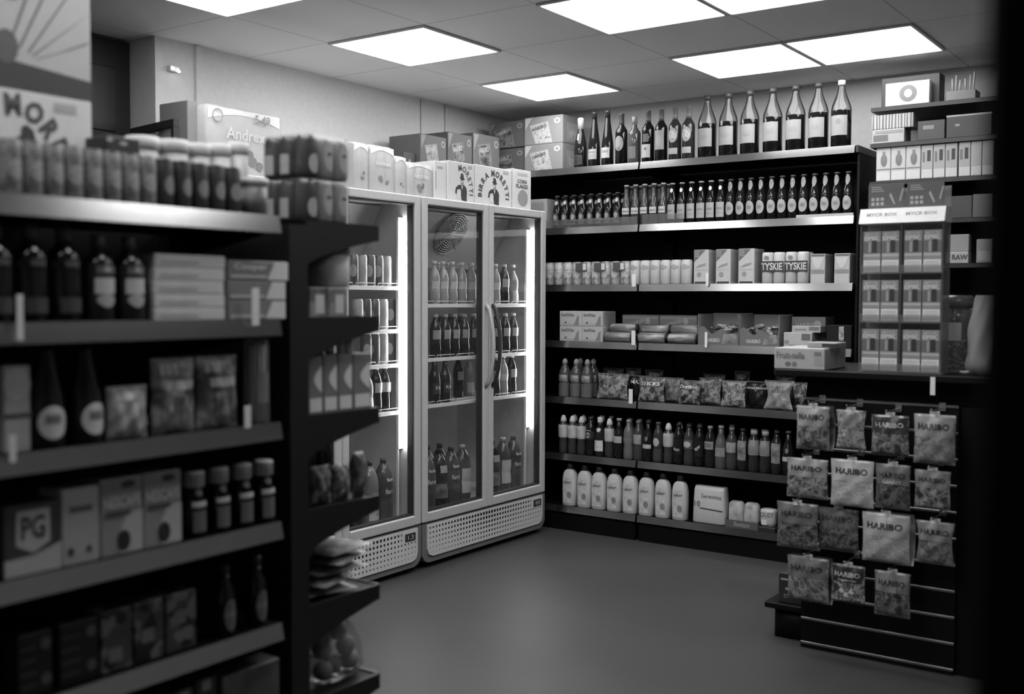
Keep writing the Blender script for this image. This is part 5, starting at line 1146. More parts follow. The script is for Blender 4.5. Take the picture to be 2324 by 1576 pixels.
hs = lambda x, z: (x, -0.062 + (z - 0.578) * (0.022 / 0.058) - 0.0008, z)
for s in (-1, 1): text(hd, 'MYCR BOX', s * W2 / 2, 0.612, W2 * .78, hs, G(0.30), 0.013)
for s in (-1, 1):
    cc = part('sign_card', MB().box(s * W2 / 2 - W2 * .46, s * W2 / 2 + W2 * .46, 0.0, 0.003, 0.6365, 0.735, 0, 0.0005), G(0.10, 0.3), ST)
    mb = MB(); c0 = s * W2 / 2
    for k in range(3): mb.flat([(c0 - W2 * .38, 0.706 + k * .008), (c0 - W2 * (.05 + .04 * k), 0.706 + k * .008), (c0 - W2 * (.05 + .04 * k), 0.709 + k * .008), (c0 - W2 * .38, 0.709 + k * .008)], -0.0006)
    for k in range(6): mb.flat([(c0 - W2 * .38 + (k % 3) * .018, 0.652 + (k // 3) * .018), (c0 - W2 * .38 + (k % 3) * .018 + .012, 0.652 + (k // 3) * .018), (c0 - W2 * .38 + (k % 3) * .018 + .012, 0.664 + (k // 3) * .018), (c0 - W2 * .38 + (k % 3) * .018, 0.664 + (k // 3) * .018)], -0.0006)
    mb.flat([(c0 + .012, 0.69), (c0 + .03, 0.655), (c0 + .036, 0.655), (c0 + .018, 0.70)], -0.0006); mb.flat([(c0 + .05, 0.668), (c0 + .062, 0.715), (c0 + .068, 0.715), (c0 + .055, 0.665)], -0.0006)
    part('card_print', mb, G(0.36), cc)
for r, z in enumerate(ROWZ):
    for c in range(4):
        cx = (-W2 + 0.0350 + 0.0705 * c) if c < 2 else (W2 - 0.0350 - 0.0705 * (3 - c))
        lb = '%s in the %s row of the acrylic display tower' % (('outer box', 'second box', 'third box', 'last box')[c], ('bottom', 'middle', 'top')[r])
        place(vape_box, 'vape', ((XS0 + XS1) / 2 + cx, YS + 0.06 - 0.025, WT + z + 0.0003 + (0.0 if z < .01 else 0)), 0, 'vape box, ' + lb, 'vape boxes in the display tower')
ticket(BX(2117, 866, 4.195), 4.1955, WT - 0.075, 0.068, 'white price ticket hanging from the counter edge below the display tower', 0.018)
# large plastic tub and carrier bag at the dark end of the counter
t = thing('sweet_tub', 'large clear plastic tub with label at the dark counter end', 'tub', (BX(2170, 850, 4.44), 4.44, WT))
tubp = [(0.062, 0), (0.066, 0.006), (0.066, 0.20), (0.060, 0.225), (0.056, 0.235), (0.056, 0.25)]
part('tub_body', MB().lathe([(0, 0)] + tubp, 24), CLEAR(0.6, 0.15, 0.10), t)
part('lid', MB().lathe([(0.0565, 0.2505), (0.066, 0.2505), (0.066, 0.285), (0.05, 0.30), (0, 0.30)], 24), G(0.10, 0.3), t)
part('label', label_patch(wrap(rad_of(tubp)), -0.05, 0.03, 0.125, 0.195), G(0.40), t)
mb = MB(); q = random.Random(5)
for k in range(26):
    a, rr = q.uniform(0, 6.28), q.uniform(0, 0.045); mb.lathe([(0, -0.012), (0.011, -0.004), (0.011, 0.004), (0, 0.012)], 8, at=(rr * cos(a), rr * sin(a), 0.016 + k * 0.0042))
part('wrapped_sweets', mb, ART((0.05, 0.3), 20, 0.3), t)['kind'] = 'stuff'
def sack(u, v):
    a = 2 * pi * u; r = 0.06 + 0.025 * (1 - v) + 0.01 * sin(3 * a + 4 * v) + 0.006 * sin(7 * a - 9 * v); r *= (1 - 0.35 * v ** 4) * min(1, 0.55 + v * 6)
    return (r * cos(a), r * 0.75 * sin(a), 0.30 * v)
tag(part('carrier_bag', MB().grid(sack, 28, 16).xf(Matrix.Translation((BX(2242, 850, 4.33), 4.33, WT))), G(0.32, 0.4)), 'crumpled pale plastic bag at the dark end of the counter', 'bag')
# black box with white print standing on the low plinth
t = carton('dark_box', 'small black box with white printed lines on the low corner plinth', 'box', (-1.615, 4.36, 0.1503), 0, 0.10, 0.10, 0.125, INK, [(-0.04, 0.02, 0.095, 0.103, G(0.4)), (-0.02, 0.045, 0.055, 0.065, G(0.38)), (-0.025, 0.047, 0.022, 0.036, G(0.3)), (-0.022, 0.044, 0.025, 0.033, INK)])

# ================================================================== back bar goods
def kbox(name, label, cat, pa, pb, pyb, z, top, mat, d=0.12, setb=0.01, panels=(), texts=(), group=None):
    Yf = KY + setb; xa, xb = BX(pa, pyb, Yf), BX(pb, pyb, Yf)
    return carton(name, label, cat, ((xa + xb) / 2, Yf + d / 2, z + 0.0003), 0, xb - xa, d, top, mat, [(p[0] * (xb - xa), p[1] * (xb - xa), p[2] * top, p[3] * top, p[4]) if p[0] != 'disc' else ('disc', p[1] * (xb - xa), p[2] * top, p[3] * (xb - xa), p[4] * top, p[5]) for p in panels], texts, group)
kbox('cigar_box', 'pale box with wreath print leaning in dark frame on the highest back-bar shelf', 'box', 2009, 2109, 236, KLEV[0], 0.115, G(0.50), 0.05, 0.01, [('disc', 0.02, 0.5, 0.2, 0.36, G(0.16)), ('disc', 0.02, 0.5, 0.09, 0.18, G(0.45))])
kbox('backing_box', 'large dark box behind the wreath-print box', 'box', 2000, 2132, 236, KLEV[0], 0.155, G(0.035), 0.10, 0.07)
t = kbox('stick_display', 'dark tray of upright pale sticks on the highest back-bar shelf', 'display tray', 2148, 2214, 225, KLEV[0], 0.045, G(0.20), 0.10, 0.01)
mb = MB()
for k, (x, h) in enumerate(((-0.05, 0.085), (-0.035, 0.10), (-0.02, 0.075), (0.01, 0.08), (0.03, 0.095), (0.045, 0.11))): mb.tube([(x, 0, 0.0455), (x + 0.004 * (k % 3 - 1), 0.005, h + 0.03)], 0.004, 6)
part('sticks', mb, G(0.4, 0.3), t)
kbox('striped_box', 'flat box with vertical stripes on top of another box, back bar', 'box', 1978, 2072, 296, KLEV[1] + 0.0705, 0.072, ART((0.14, 0.42), 5, 0.4, 'WAVE', (4, .2, .2), False), 0.12, 0.005)
kbox('printed_box', 'two-tone printed box under the striped box', 'box', 1979, 2052, 322, KLEV[1], 0.070, G(0.38), 0.12, 0.005, [(-0.46, 0.0, 0.15, 0.6, G(0.14)), (-0.4, 0.45, 0.7, 0.9, G(0.25))])
kbox('dark_box', 'dark box with small pale print, middle of the second back-bar shelf', 'box', 2082, 2144, 318, KLEV[1], 0.095, G(0.055, 0.35), 0.12, 0.01, [(-0.3, 0.1, 0.55, 0.75, G(0.22))])
kbox('dark_box', 'wide dark box with light top edge on the second back-bar shelf', 'box', 2147, 2250, 316, KLEV[1], 0.11, G(0.045, 0.35), 0.12, 0.01, [(-0.5, 0.5, 0.93, 1.0, G(0.4)), (-0.3, -0.2, 0.5, 0.6, G(0.3))])
for i, (a, b) in enumerate(((1988, 2020.5), (2021.5, 2054.5), (2055.5, 2088.5))):
    kbox('vape_carton', 'pale wide vape box with bottle print, %s from the shelving' % ORD[i], 'vape box', a, b, 408, KLEV[2], 0.168, G(0.50), 0.05, 0.006, [(-0.46, 0.46, 0.03, 0.28, G(0.62)), (-0.46, 0.46, 0.34, 0.37, G(0.2)), ('disc', 0.03, 0.62, 0.22, 0.18, G(0.17)), (-0.06, 0.12, 0.6, 0.88, G(0.2))], (), 'vape boxes on the back bar')
for i, (a, b) in enumerate(((2090, 2116.5), (2117.5, 2144), (2145, 2172), (2175, 2201.5), (2202.5, 2227), (2228, 2254))):
    kbox('vape_carton', 'narrow vape box with dark device print, %s after the wide boxes' % ORD[i], 'vape box', a, b, 405, KLEV[2], 0.166, G(0.42), 0.05, 0.006, [(-0.46, 0.46, 0.03, 0.28, G(0.62)), (0.0, 0.3, 0.52, 0.84, G(0.05)), (-0.4, -0.2, 0.5, 0.8, G(0.2))] if i < 4 else [(-0.46, 0.46, 0.03, 0.28, G(0.6))], (), 'narrow vape boxes on the back bar')
kbox('dark_box', 'dark grey box beside the display tower header on the back bar', 'box', 2134, 2206, 490, KLEV[3], 0.108, G(0.06, 0.4), 0.12, 0.01)
kbox('grey_box', 'grey box at the dark end of the fourth back-bar shelf', 'box', 2207, 2252, 488, KLEV[3], 0.112, G(0.13, 0.4), 0.12, 0.01)
t = kbox('paper_box', 'pale rolling paper box with bold dark capitals beside the display tower', 'paper box', 2147, 2198, 582, KLEV[4], 0.056, G(0.42), 0.06, 0.01)
text(t, 'RAW', 0.012, 0.03, 0.072, front(-0.0312), G(0.06), 0.026, 0.03)
kbox('paper_box', 'crumpled pale paper packs stacked on the rolling paper box', 'paper box', 2151, 2199, 556, KLEV[4] + 0.0565, 0.085, G(0.30), 0.05, 0.015)
kbox('paper_box', 'pale printed pack alone at the dark end above the tub', 'paper box', 2216, 2252, 560, KLEV[4], 0.115, G(0.32), 0.06, 0.01, [(-0.4, 0.4, 0.1, 0.5, G(0.45))])
for i, (a, b) in enumerate(((2145, 2163), (2165, 2184), (2186, 2205))):
    kbox('lighter_pack', 'small black pack with pale marks behind the clear tub, %s from the display tower' % ORD[i], 'pack', a, b, 668, KLEV[5], 0.075, INK, 0.05, 0.01, [('disc', 0.0, 0.55, 0.2, 0.12, G(0.4)), (-0.3, 0.3, 0.8, 0.9, G(0.35))], (), 'small black packs on the back bar')

# ================================================================== goods on the near gondola
def L_at(px, py, X, z, rz=0.0): return (X, LY(px, py, X), z)
UZ = LLEV[6] + 0.0006
mkc = lambda m, b: (lambda: can('food_tin', 'food tin', 0.0211, 0.105, m, (0.03, 0.03, 0.07, b, 'oval')))
lightc = mkc(ART((0.08, 0.18, 0.34, 0.14), 34, 0.4, vary=False), ART((0.2, 0.42, 0.3), 60, 0.4, vary=False)); darkc = mkc(G(0.045, 0.4), G(0.25))
for i in range(8):
    place(lightc, 'tinlight', (-1.945, 1.116 + 0.0428 * i, UZ), pi / 2 + RND.uniform(-.3, .3), 'mid-grey tin on the near gondola top, %s before the dark tins' % ORD[7 - i], 'grey tins on the near gondola top')
for i in range(5):
    place(darkc, 'tindark', (-1.945, 1.459 + 0.0462 * i, UZ), pi / 2 + RND.uniform(-.3, .3), 'dark tin on the near gondola top, %s after the grey tins' % ORD[i], 'dark tins on the near gondola top')
def pot(r, h, m, lidm, lh=0.016):
    t = thing('plastic_pot', '', 'pot')
    part('pot_body', MB().lathe([(0, 0), (r * .9, 0), (r * .97, h - lh), (0, h - lh)], 22), m, t)
    part('lid', MB().lathe([(r, h - lh + .0005), (r * 1.03, h - lh + .0008), (r * 1.03, h - 0.002), (r * .98, h), (0, h)], 22), lidm, t); return t
place(lambda: pot(0.034, 0.088, ART((0.08, 0.4), 20, 0.4), G(0.62)), 'pota', L_at(575, 440, -1.95, UZ), pi / 2, 'wide pot with bright lid between dark tins and wrapped tin packs')
for i, (px, top, r) in enumerate(((322, 312, 0.038), (391, 320, 0.038), (448, 328, 0.031), (497, 329, 0.029), (540, 325, 0.026))):
    X = -2.16; y = LY(px, top, X); h = ZL(px, top, X) - UZ
    place((lambda: pot(r, h, G(0.40), G(0.66), 0.03)), 'rear%d' % i, (X, y, UZ), pi / 2, 'white-lidded tub in the row behind the tins, %s from the lettered carton' % ORD[i], 'tubs behind the tins')
carton('black_case', 'low black case behind the grey tins, beside the lettered carton', 'case', (-2.09, LY(262, 330, -2.05) + 0.02, UZ), pi / 2, 0.084, 0.08, ZL(262, 318, -2.10) - UZ, INK, [('disc', 0.0, 0.145, 0.010, 0.004, G(0.4)), ('disc', -0.034, 0.15, 0.008, 0.004, G(0.4))])
# stacked cartons at the very left, on the gondola top behind the tins
X = -2.14; yR = LY(208, 230, X); z1 = ZL(208, 231, X)
beer_carton('white beer carton with arched letters on the near gondola, under a picture carton', (X - 0.12, yR - 0.19, UZ), pi / 2, 0.38, 0.24, z1 - UZ - 0.001, 'near', -0.05)
t = thing('picture_carton', 'tall carton with ray picture on top of the lettered carton, far left', 'carton', (X - 0.12, yR - 0.19, z1), pi / 2)
hh = 0.245
part('box_body', MB().box(-0.19, 0.19, -0.12, 0.12, 0, hh, 0, 0.003), G(0.42), t)
y = -0.1207
part('dark_band', MB().flat([(-0.19, 0.003), (0.1895, 0.003), (0.1895, 0.042), (-0.19, 0.075)], y), G(0.05), t)
mb = MB()
for k, (x0, x1, z0, z2) in enumerate(((0.0, 0.06, 0.09, 0.235), (0.02, 0.10, 0.085, 0.24), (0.04, 0.15, 0.08, 0.235), (0.05, 0.187, 0.075, 0.19), (0.06, 0.188, 0.07, 0.13))): mb.flat([(x0, z0), (x1 - 0.012, z2 - 0.01), (x1, z2), (x0 + .006, z0)], y)
part('printed_rays', mb, G(0.16), t)
part('printed_shape', MB().disc(-0.005, 0.085, 0.026, 0.035, y - .0004), G(0.10), t)
part('printed_shape', MB().disc(0.005, 0.195, 0.022, 0.013, y - .0004), INK, t)

# shrink-wrapped tin packs stacked on the gondola end
def tin_pack(label, z, rz=0.0, X=-1.972, Y0=1.90):
    r = 0.0275; h = 0.104; n = 3
    t = thing('tin_pack', label, 'tin pack', (X - r - 2 * r - 0.001, Y0 + 3 * r + 0.001, z), rz, 'shrink-wrapped tin packs')
    for i in range(n):
        for j in range(n):
            if i == 1 and j == 1: continue
            cx, cy = (i - 1) * 2 * r, (j - 1) * 2 * r
            dark = j == 0
            o = part('tin', MB().lathe([(0, 0), (r * .88, 0), (r * .99, 0.008), (r * .99, h - .012), (r * .86, h), (0, h)], 16, at=(cx, cy, 0)), G(0.03 if dark else 0.26, 0.35), t)
            if i == 2 or j == 0:
                ang = 0 if i == 2 and not (j == 0 and i < 2) else -pi / 2
                sf = wrap(lambda z: r)
                lp = label_patch(sf, -0.017, 0.017, 0.018 if not dark else 0.010, 0.092 if not dark else 0.060, 'oval' if not (dark and i < 2) else 'rect', 8)
                part('label', lp.xf(Matrix.Translation((cx, cy, 0)) @ Matrix.Rotation(pi / 2 if i == 2 else 0, 4, 'Z')), G(0.42), o)
                if i == 2: part('mark', label_patch(wrap(lambda z: r + .001), -0.010, 0.008, 0.060, 0.066, 'oval', 6).xf(Matrix.Translation((cx, cy, 0)) @ Matrix.Rotation(pi / 2, 4, 'Z')), INK, o)
    W_ = 3 * r + 0.001
    part('shrink_film', MB().loft([(-0.0, W_, W_), (0.02, W_ + .001, W_ + .001), (h - .01, W_ + .001, W_ + .001), (h + .004, W_ * .97, W_ * .97)], 40, 7), CLEAR(0.93, 0.06, 0.03), t)
    return t
tin_pack('shrink-wrapped pack of tins on the gondola end, lower of two', UZ + 0.0045)
tin_pack('shrink-wrapped pack of tins on the gondola end, upper of two', UZ + 0.0045 + 0.110, 0.03)

# second gondola level
VZ = LLEV[5] + 0.0006; XG = -1.945
spirit = [(0.028, 0), (0.031, 0.004), (0.031, 0.115), (0.026, 0.13), (0.014, 0.14), (0.012, 0.172)]
mk = lambda: bottle('spirit_bottle', 'spirit bottle', spirit, G(0.03, 0.08), ([(0.0135, 0.150), (0.0135, 0.178)], G(0.10)), [(0.05, 0.058, 0.090, 'rect', G(0.62)), (0.044, 0.03, 0.058, 'shield', G(0.45)), (0.044, 0.098, 0.114, 'rect', G(0.16)), (0.016, 0.102, 0.112, 'oval', G(0.5))])
for i, px in enumerate((1.303, 1.374)): place(mk, 'spirit', (-1.95, px, VZ), pi / 2, 'clear spirit bottle with pale crest label, %s' % ('nearer the dark bottles' if i == 0 else 'beside the stack of pale boxes'), 'pale-label spirit bottles')
mk = lambda: bottle('spirit_bottle', 'spirit bottle', [(r * 1.06, z * 1.08) for r, z in spirit], G(0.012, 0.08), ([(0.0145, 0.160), (0.0145, 0.192)], G(0.07)), [(0.05, 0.02, 0.05, 'rect', G(0.06)), (0.03, 0.11, 0.122, 'rect', G(0.10))])
for i, px in enumerate((1.085, 1.155, 1.226)): place(mk, 'darkspirit', (-1.95, px, VZ), pi / 2, 'dark spirit bottle on second gondola shelf, %s from the pale-label pair' % ORD[2 - i], 'dark spirit bottles')
ya, yb = LY(350, 650, -1.925), LY(511, 650, -1.925)
for k in range(5):
    carton('flat_box', 'long pale flat box in a stack of five, %s from the bottom' % ORD[k], 'flat box', (-1.925 - 0.05, (ya + yb) / 2 + RND.uniform(-.002, .002), VZ + k * 0.0288), pi / 2, yb - ya, 0.10, 0.0284, G(0.66 + 0.03 * (k % 2)), [(-0.08, 0.02, 0.008, 0.014, G(0.42))], (), 'stack of long pale boxes')
ya, yb = LY(516, 650, -1.925), LY(652, 650, -1.925)
for k in range(3):
    w = yb - ya - (0.008 if k < 2 else 0.0)
    carton('flat_box', 'striped flat box in a stack of three at the gondola end, %s from the bottom' % ORD[k], 'flat box', (-1.925 - 0.05, (ya + yb) / 2 + (0.003 if k == 2 else -0.002), VZ + k * 0.0455), pi / 2, w, 0.10, 0.045, G(0.22),
           [('poly', [(w * .14, 0.002), (w * .495, 0.002), (w * .495, 0.043), (w * .26, 0.043)], G(0.72)), (-w * .46, w * .12, 0.005, 0.012, G(0.5))], [('Cooper', -w * .14, 0.03, w * .55, G(0.72), 0.018, 0.03)] if k == 2 else [(-w * .44 and '', 0, 0, 0, None)][0:0], 'stack of striped boxes')
def l_strip(px, py, z, h, label, w=0.02, X=-1.8935): return ticket(X, LY(px, py, X), z, h, label, w, pi / 2)
l_strip(45, 690, VZ - 0.03, 0.085, 'upright white strip in front of the dark spirit bottles', 0.012)
l_strip(580, 690, VZ - 0.012, 0.085, 'upright white strip in front of the striped box stack', 0.021)
# third gondola level
NZ = LLEV[4] + 0.0006
carton('cereal_box', 'pale carton with curved print at the far left of the bottle shelf', 'carton', L_at(20, 950, -1.97, NZ), pi / 2, 0.054, 0.06, 0.165, G(0.5), [(-0.029, 0.029, 0.065, 0.075, G(0.1)), ('disc', 0.0, 0.13, 0.027, 0.03, G(0.66))])
wine3 = [(0.032, 0), (0.0345, 0.005), (0.0345, 0.075), (0.031, 0.105), (0.020, 0.15), (0.0145, 0.19), (0.0135, 0.205)]
mk = lambda: bottle('wine_bottle', 'wine bottle', wine3, PETDARK, None, [(0.062, 0.02, 0.085, 'oval', G(0.66)), (0.032, 0.05, 0.068, 'rect', G(0.2))])
for i, px in enumerate((106, 192)): place(mk, 'rlabel', L_at(px, 960, -1.955, NZ), pi / 2 + (-.15 + .3 * i), 'dark bottle with round pale label, %s' % ('beside the carton with curved print' if i == 0 else 'beside the small pouch'), 'round-label bottles on the near gondola')
ya, yb = LY(250, 940, -1.93), LY(343, 940, -1.93)
t = bag('snack_pouch', 'snack pouch', yb - ya, 0.112, 0.04, 300, FILM(0.28, 0.55, 18), G(0.5, 0.3), [(-0.7, 0.7, 0.2, 0.7, G(0.5)), (-0.6, 0.5, 0.74, 0.88, G(0.72))], (), 0.05); t.location = (-1.945, (ya + yb) / 2, NZ); t.rotation_euler = (0, 0, pi / 2); t['label'] = 'small pale pouch standing between round-label bottles and two big bags'
for i, (a, b) in enumerate(((352, 456), (455, 552))):
    ya, yb = LY(a, 900, -1.935), LY(b, 900, -1.935)
    t = bag('snack_pouch', 'snack pouch', yb - ya - 0.006, 0.165, 0.045, 310 + i, FILM(0.10, 0.5, 12), G(0.35, 0.3), [(-0.55, 0.7, 0.58, 0.70, G(0.62)), (-0.7, 0.0, 0.78, 0.92, G(0.6)), (-0.3, 0.5, 0.18, 0.5, PW(0.06, 0.66, 18))], (), 0.03)
    t.location = (-1.955, (ya + yb) / 2, NZ); t.rotation_euler = (0, 0, pi / 2); t['label'] = 'large patterned bag on third gondola shelf, %s' % ('nearer the small pouch' if i == 0 else 'beside the tall clear jar'); t['group'] = 'patterned bags on the near gondola'
t = thing('tall_jar', 'tall clear jar of pale sticks at the end of the third gondola shelf', 'jar', L_at(582, 950, -1.955, NZ), pi / 2)
part('jar_body', MB().lathe([(0, 0), (0.03, 0), (0.031, 0.005), (0.029, 0.19), (0.026, 0.20)], 20), CLEAR(0.7, 0.15, 0.12), t)
mb = MB()
for k in range(9): mb.tube([(0.016 * cos(k * .7), 0.016 * sin(k * .7), 0.004), (0.018 * cos(k * .7 + .2), 0.018 * sin(k * .7 + .2), 0.185)], 0.0045, 6)
part('sticks', mb, G(0.5, 0.4), t)['kind'] = 'stuff'
part('label', label_patch(wrap(lambda z: 0.0312), -0.022, 0.01, 0.05, 0.12), G(0.2), t)
l_strip(28, 960, NZ - 0.01, 0.05, 'upright white strip before the carton with curved print', 0.012)
l_strip(562, 930, NZ + 0.0, 0.05, 'upright white strip beside the tall clear jar', 0.018)
# fourth gondola level: tea and coffee
OZ = LLEV[3] + 0.0006
ya, yb = LY(9, 1240, -1.93), LY(139, 1240, -1.93); w = yb - ya
t = carton('tea_box', 'tea box with two large dark letters on a shield', 'tea box', (-1.93 - 0.04, (ya + yb) / 2, OZ), pi / 2, w, 0.08, 0.135, G(0.06), [('poly', [(-w * .30, 0.06), (0.0, 0.042), (w * .30, 0.06), (w * .30, 0.125), (-w * .28, 0.125)], G(0.55)), (-w * .5, w * .5, 0.002, 0.035, G(0.55)), ('poly', [(-w * .5, 0.035), (w * .0, 0.035), (w * .5, 0.035), (w * .5, 0.055), (w * .02, 0.038)], G(0.55))], [('PG', 0.0, 0.092, w * .42, G(0.05), 0.045)])
ya, yb = LY(141, 1230, -1.93), LY(227, 1230, -1.93); w = yb - ya
carton('tea_box', 'plain pale upright box between the shield tea box and coffee cartons', 'tea box', (-1.93 - 0.04, (ya + yb) / 2, OZ), pi / 2, w, 0.08, 0.152, G(0.46), [(-w * .3, w * .3, 0.105, 0.117, G(0.14)), ('disc', -w * .28, 0.028, 0.008, 0.009, G(0.08)), ('disc', w * .2, 0.028, 0.007, 0.008, G(0.1))])
for i, (a, b) in enumerate(((229, 324), (326, 412))):
    ya, yb = LY(a, 1200, -1.93), LY(b, 1200, -1.93); w = yb - ya
    carton('coffee_carton', 'coffee carton with bright name band, %s' % ('beside the plain tea box' if i == 0 else 'beside the coffee jars'), 'coffee carton', (-1.93 - 0.04, (ya + yb) / 2, OZ), pi / 2, w, 0.08, 0.160, G(0.32), [(-w * .49, w * .49, 0.132, 0.158, G(0.22)), ('disc', w * .15, 0.146, w * .18, 0.008, INK), ('poly', [(-w * .05, 0.004), (w * .49, 0.004), (w * .49, 0.09), (w * .1, 0.085), (-w * .05, 0.05)], G(0.55)), ('disc', w * .03, 0.03, w * .16, 0.022, INK), (-w * .4, w * .2, 0.082, 0.092, G(0.09))], [('NESCAFE', 0, 0.112, w * .90, G(0.8), 0.024)], 'coffee cartons')
jar = [(0.022, 0), (0.0255, 0.004), (0.0255, 0.075), (0.021, 0.09), (0.0165, 0.10), (0.0165, 0.112)]
def coffee_jar():
    t = bottle('coffee_jar', 'coffee jar', jar, BROWNGLASS, ([(0.0225, 0.1125), (0.0235, 0.114), (0.0235, 0.143), (0.021, 0.146)], G(0.6, 0.35)), [(0.04, 0.012, 0.060, 'rect', G(0.16)), (0.044, 0.068, 0.080, 'rect', G(0.6)), (0.020, 0.092, 0.108, 'oval', G(0.2))])
    mb = MB()
    for k in range(14):
        a = 2 * pi * k / 14; mb.box(-0.002, 0.002, -0.0245, -0.0238, 0.116, 0.142); mb.v[-8:] = [tuple(Matrix.Rotation(a, 4, 'Z') @ Vector(p)) for p in mb.v[-8:]]
    part('lid_ridges', mb, G(0.12), t); return t
for i, px in enumerate((441, 496, 549, 598)): place(coffee_jar, 'cjar', L_at(px, 1170, -1.955, OZ), pi / 2, 'coffee jar with ridged pale lid, %s from the coffee cartons' % ORD[i], 'coffee jars on the near gondola')
# fifth gondola level
PZ = LLEV[2] + 0.0006
for i, (a, b) in enumerate(((40, 120), (135, 225))):
    ya, yb = LY(a, 1480, -1.94), LY(b, 1480, -1.94); w = yb - ya
    carton('dark_pack', 'dark pack with small pale disc low on the gondola, %s from the patterned packs' % ORD[1 - i], 'pack', (-1.94 - 0.03, (ya + yb) / 2, PZ), pi / 2, w, 0.06, 0.125, G(0.014), [('disc', w * .3, 0.10, 0.011, 0.012, G(0.13)), ('disc', w * .3, 0.03, 0.011, 0.012, G(0.11))] + [(-w * .45, 0, 0.02 + .025 * k, 0.026 + .025 * k, G(0.06)) for k in range(4)], (), 'dark packs low on the gondola')
for i, (a, b) in enumerate(((228, 302), (303, 374), (376, 448))):
    ya, yb = LY(a, 1440, -1.94), LY(b, 1440, -1.94)
    carton('spice_pack', 'pack with checkered label low on the gondola, %s from the dark packs' % ORD[i], 'pack', (-1.94 - 0.03, (ya + yb) / 2, PZ), pi / 2, yb - ya - 0.004, 0.06, 0.128, ART((0.02, 0.08, 0.2), 42, 0.4, 'VORONOI'), [(-0.02, 0.012, 0.02 + .02 * i, 0.05 + .02 * i, G(0.2))], (), 'checkered packs')
sauce = [(0.022, 0), (0.024, 0.004), (0.024, 0.09), (0.020, 0.11), (0.011, 0.13), (0.010, 0.16)]
mk = lambda: bottle('sauce_bottle', 'sauce bottle', sauce, BROWNGLASS, ([(0.012, 0.145), (0.012, 0.165)], INK), [(0.036, 0.012, 0.088, 'oval', G(0.13)), (0.034, 0.045, 0.058, 'rect', G(0.2)), (0.008, 0.135, 0.142, 'oval', G(0.3))])
for i, px in enumerate((510, 582)): place(mk, 'sauce', L_at(px, 1400, -1.95, PZ), pi / 2, 'dark sauce bottle with long oval label, %s' % ('beside the checkered packs' if i == 0 else 'at the gondola end'), 'sauce bottles')
# lowest visible level
QZ = LLEV[1] + 0.0006
for i, (a, b, h) in enumerate(((395, 440, 0.155), (445, 492, 0.165), (505, 635, 0.150))):
    ya, yb = LY(a, 1550, -1.94), LY(b, 1550, -1.94)
    carton('store_pack', ('small pale pack cut by the bottom edge', 'small pack with pale cap cut by the bottom edge', 'wide grey pack cut by the bottom edge at the gondola end')[i], 'pack', (-1.94 - 0.035, (ya + yb) / 2, QZ), pi / 2, yb - ya, 0.07, h, (G(0.05), G(0.03), ART((0.06, 0.13), 20))[i], [(-0.012, 0.012, h - 0.03, h - 0.005, G(0.25))] if i < 2 else ())

# ================================================================== goods on the end bay (seen from their sides)
def E_at(px, py, X, z): return (X, LY(px, py, X), z)
XE = -1.985
# crisp boxes under a round tub
for i, (a, b) in enumerate(((702, 742), (744, 790))):
    ya, yb = LY(a, 680, -1.97), LY(b, 680, -1.97)
    carton('snack_box', 'low printed box under the round tub on the end bay, %s' % ('nearer the gondola' if i == 0 else 'at the shelf front'), 'box', (-1.97 - 0.05, (ya + yb) / 2, VZ), pi / 2, yb - ya - 0.002, 0.10, 0.078, PW(0.1, 0.3, 18), [(-0.01, 0.02, 0.012, 0.06, G(0.6)), (-0.028, -0.014, 0.01, 0.04, G(0.3))], (), 'boxes under the tub')
t = thing('round_tub', 'large dark round tub on the end bay below the wrapped tins', 'tub', E_at(742, 600, -2.03, VZ + 0.0785))
part('tub_body', MB().lathe([(0, 0), (0.054, 0), (0.058, 0.008), (0.06, 0.085), (0, 0.085)], 26), G(0.45, 0.45), t)
part('lid', MB().lathe([(0.0605, 0.0855), (0.063, 0.087), (0.062, 0.10), (0.05, 0.108), (0, 0.11)], 26), G(0.14, 0.4), t)
# cartons with pale crescents, small pots above
for i, (a, b) in enumerate(((700, 733), (734, 767), (768, 801), (802, 842))):
    ya, yb = LY(a, 880, -1.97), LY(b, 880, -1.97); w = yb - ya - 0.001
    carton('drink_carton', 'carton with pale crescent print on the end bay, %s from the gondola' % ORD[i], 'drink carton', (-1.97 - 0.04, (ya + yb) / 2, NZ), pi / 2, w, 0.08, 0.150, G(0.2), [('poly', [(w * .42 - w * .6 * sin(pi * k / 8) * .9, 0.055 + 0.07 * k / 8) for k in range(9)][::-1], G(0.72)), (-w * .42, w * .42, 0.008, 0.042, G(0.72)), ('disc', 0, 0.138, w * .3, 0.006, G(0.2))], (), 'crescent-print cartons')
for i, px in enumerate((722, 748, 772, 790)):
    place(lambda: pot(0.0125, 0.05, G(0.5), G(0.62), 0.012), 'smallpot', E_at(px, 780, -2.0, NZ + 0.1505), 0, 'small pale pot on top of the crescent-print cartons, %s from the gondola' % ORD[i], 'small pots on the end bay')
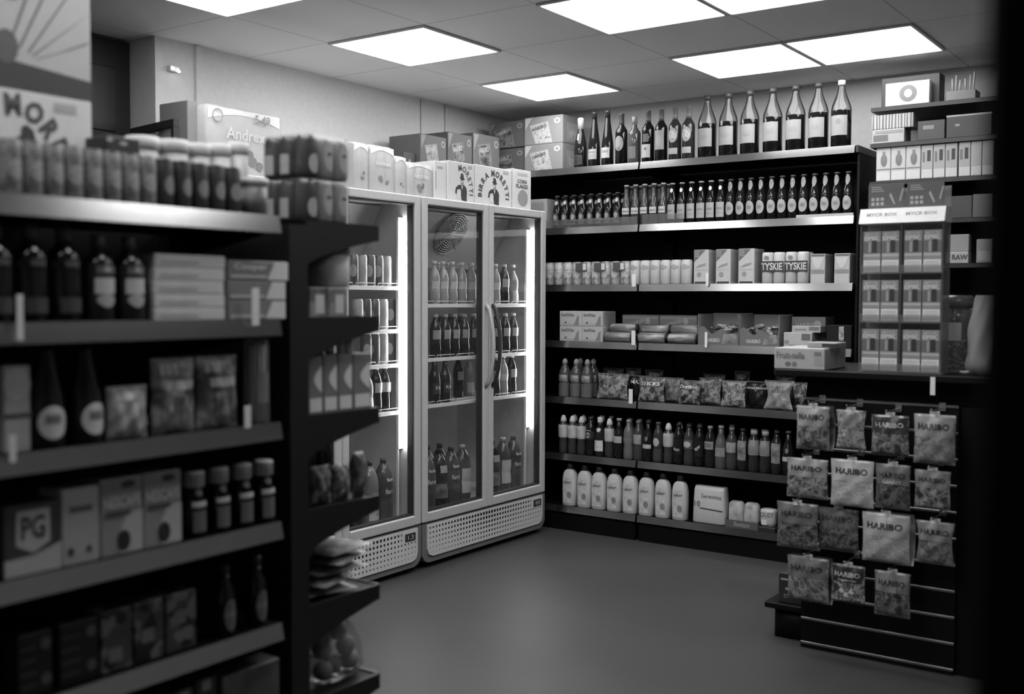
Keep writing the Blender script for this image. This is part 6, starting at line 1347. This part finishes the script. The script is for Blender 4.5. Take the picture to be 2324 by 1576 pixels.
# soft bags
for i, (px, wd, h, m) in enumerate(((726, 0.066, 0.10, FILM(0.05, 0.3, 20)), (771, 0.064, 0.095, FILM(0.04, 0.34, 20)), (812, 0.044, 0.12, FILM(0.08, 0.24, 18)))):
    t = bag('snack_pouch', 'snack pouch', wd, h, 0.05, 400 + i, m, G(0.34, 0.3), (), (), 0.12); t.location = E_at(px, 1120, -2.0, OZ); t.rotation_euler = (0, 0, pi / 2); t['label'] = 'shiny flared bag on the end bay, %s from the gondola' % ORD[i]; t['group'] = 'flared bags on the end bay'
for i, px in enumerate((698, 734)):
    t = bag('snack_pouch', 'snack pouch', 0.054, 0.155, 0.04, 420 + i, G(0.016, 0.3), G(0.03, 0.3), [(0.1, 0.7, 0.3, 0.6, G(0.08, 0.3))], (), 0.05); t.location = E_at(px, 1120, -2.085, OZ); t.rotation_euler = (0, 0, pi / 2); t['label'] = 'black bag behind the flared bags, %s' % ('nearer the gondola' if i == 0 else 'nearer the shelf front'); t['group'] = 'black bags on the end bay'
# pile of flat packets
for i in range(5):
    M4 = Matrix.Translation((-2.045, 2.02 + 0.010 * i - (0.02 if i < 2 else 0), PZ + 0.0115 + 0.0245 * i)) @ Matrix.Rotation((-.2, .25, -.1, .35, .1)[i], 4, 'Z')
    sh = bag_front(0.15, 0.19, 0.022, 500 + i)
    mb = MB()
    for s in (-1, 1): mb.grid(lambda u, v: (lambda q: (q[0], v * 0.17 - 0.085, s * min(q[1], 0.0115)))(sh(2 * u - 1 if s > 0 else 1 - 2 * u, v)), 12, 12)
    tag(part('flat_packet', mb.xf(M4), PW(0.12, 0.36, 14)), 'flat soft packet in a pile on the end bay, %s from the bottom' % ORD[i], 'packet', 'pile of flat packets')
# clear bag of bread rolls
t = thing('bag_of_rolls', 'clear bag of pale rolls on the lowest end-bay shelf', 'bag', E_at(760, 1480, -2.04, QZ), pi / 2)
mb = MB(); q = random.Random(9)
for k in range(7): mb.lathe([(0, -0.028), (0.02, -0.02), (0.028, 0), (0.02, 0.02), (0, 0.028)], 12, at=((-0.055, 0.0, 0.055, -0.03, 0.03, -0.05, 0.02)[k], (-.01, .01, 0, .02, -.01, .0, .01)[k], (0.032, 0.032, 0.032, 0.078, 0.08, 0.115, 0.12)[k]))
part('rolls', mb, G(0.28, 0.6), t)
part('film', MB().loft([(0.0, 0.07, 0.035), (0.02, 0.092, 0.05), (0.09, 0.085, 0.05), (0.135, 0.06, 0.035), (0.16, 0.03, 0.02), (0.175, 0.04, 0.02)], 24, 2.4), CLEAR(0.85, 0.10, 0.12), t)
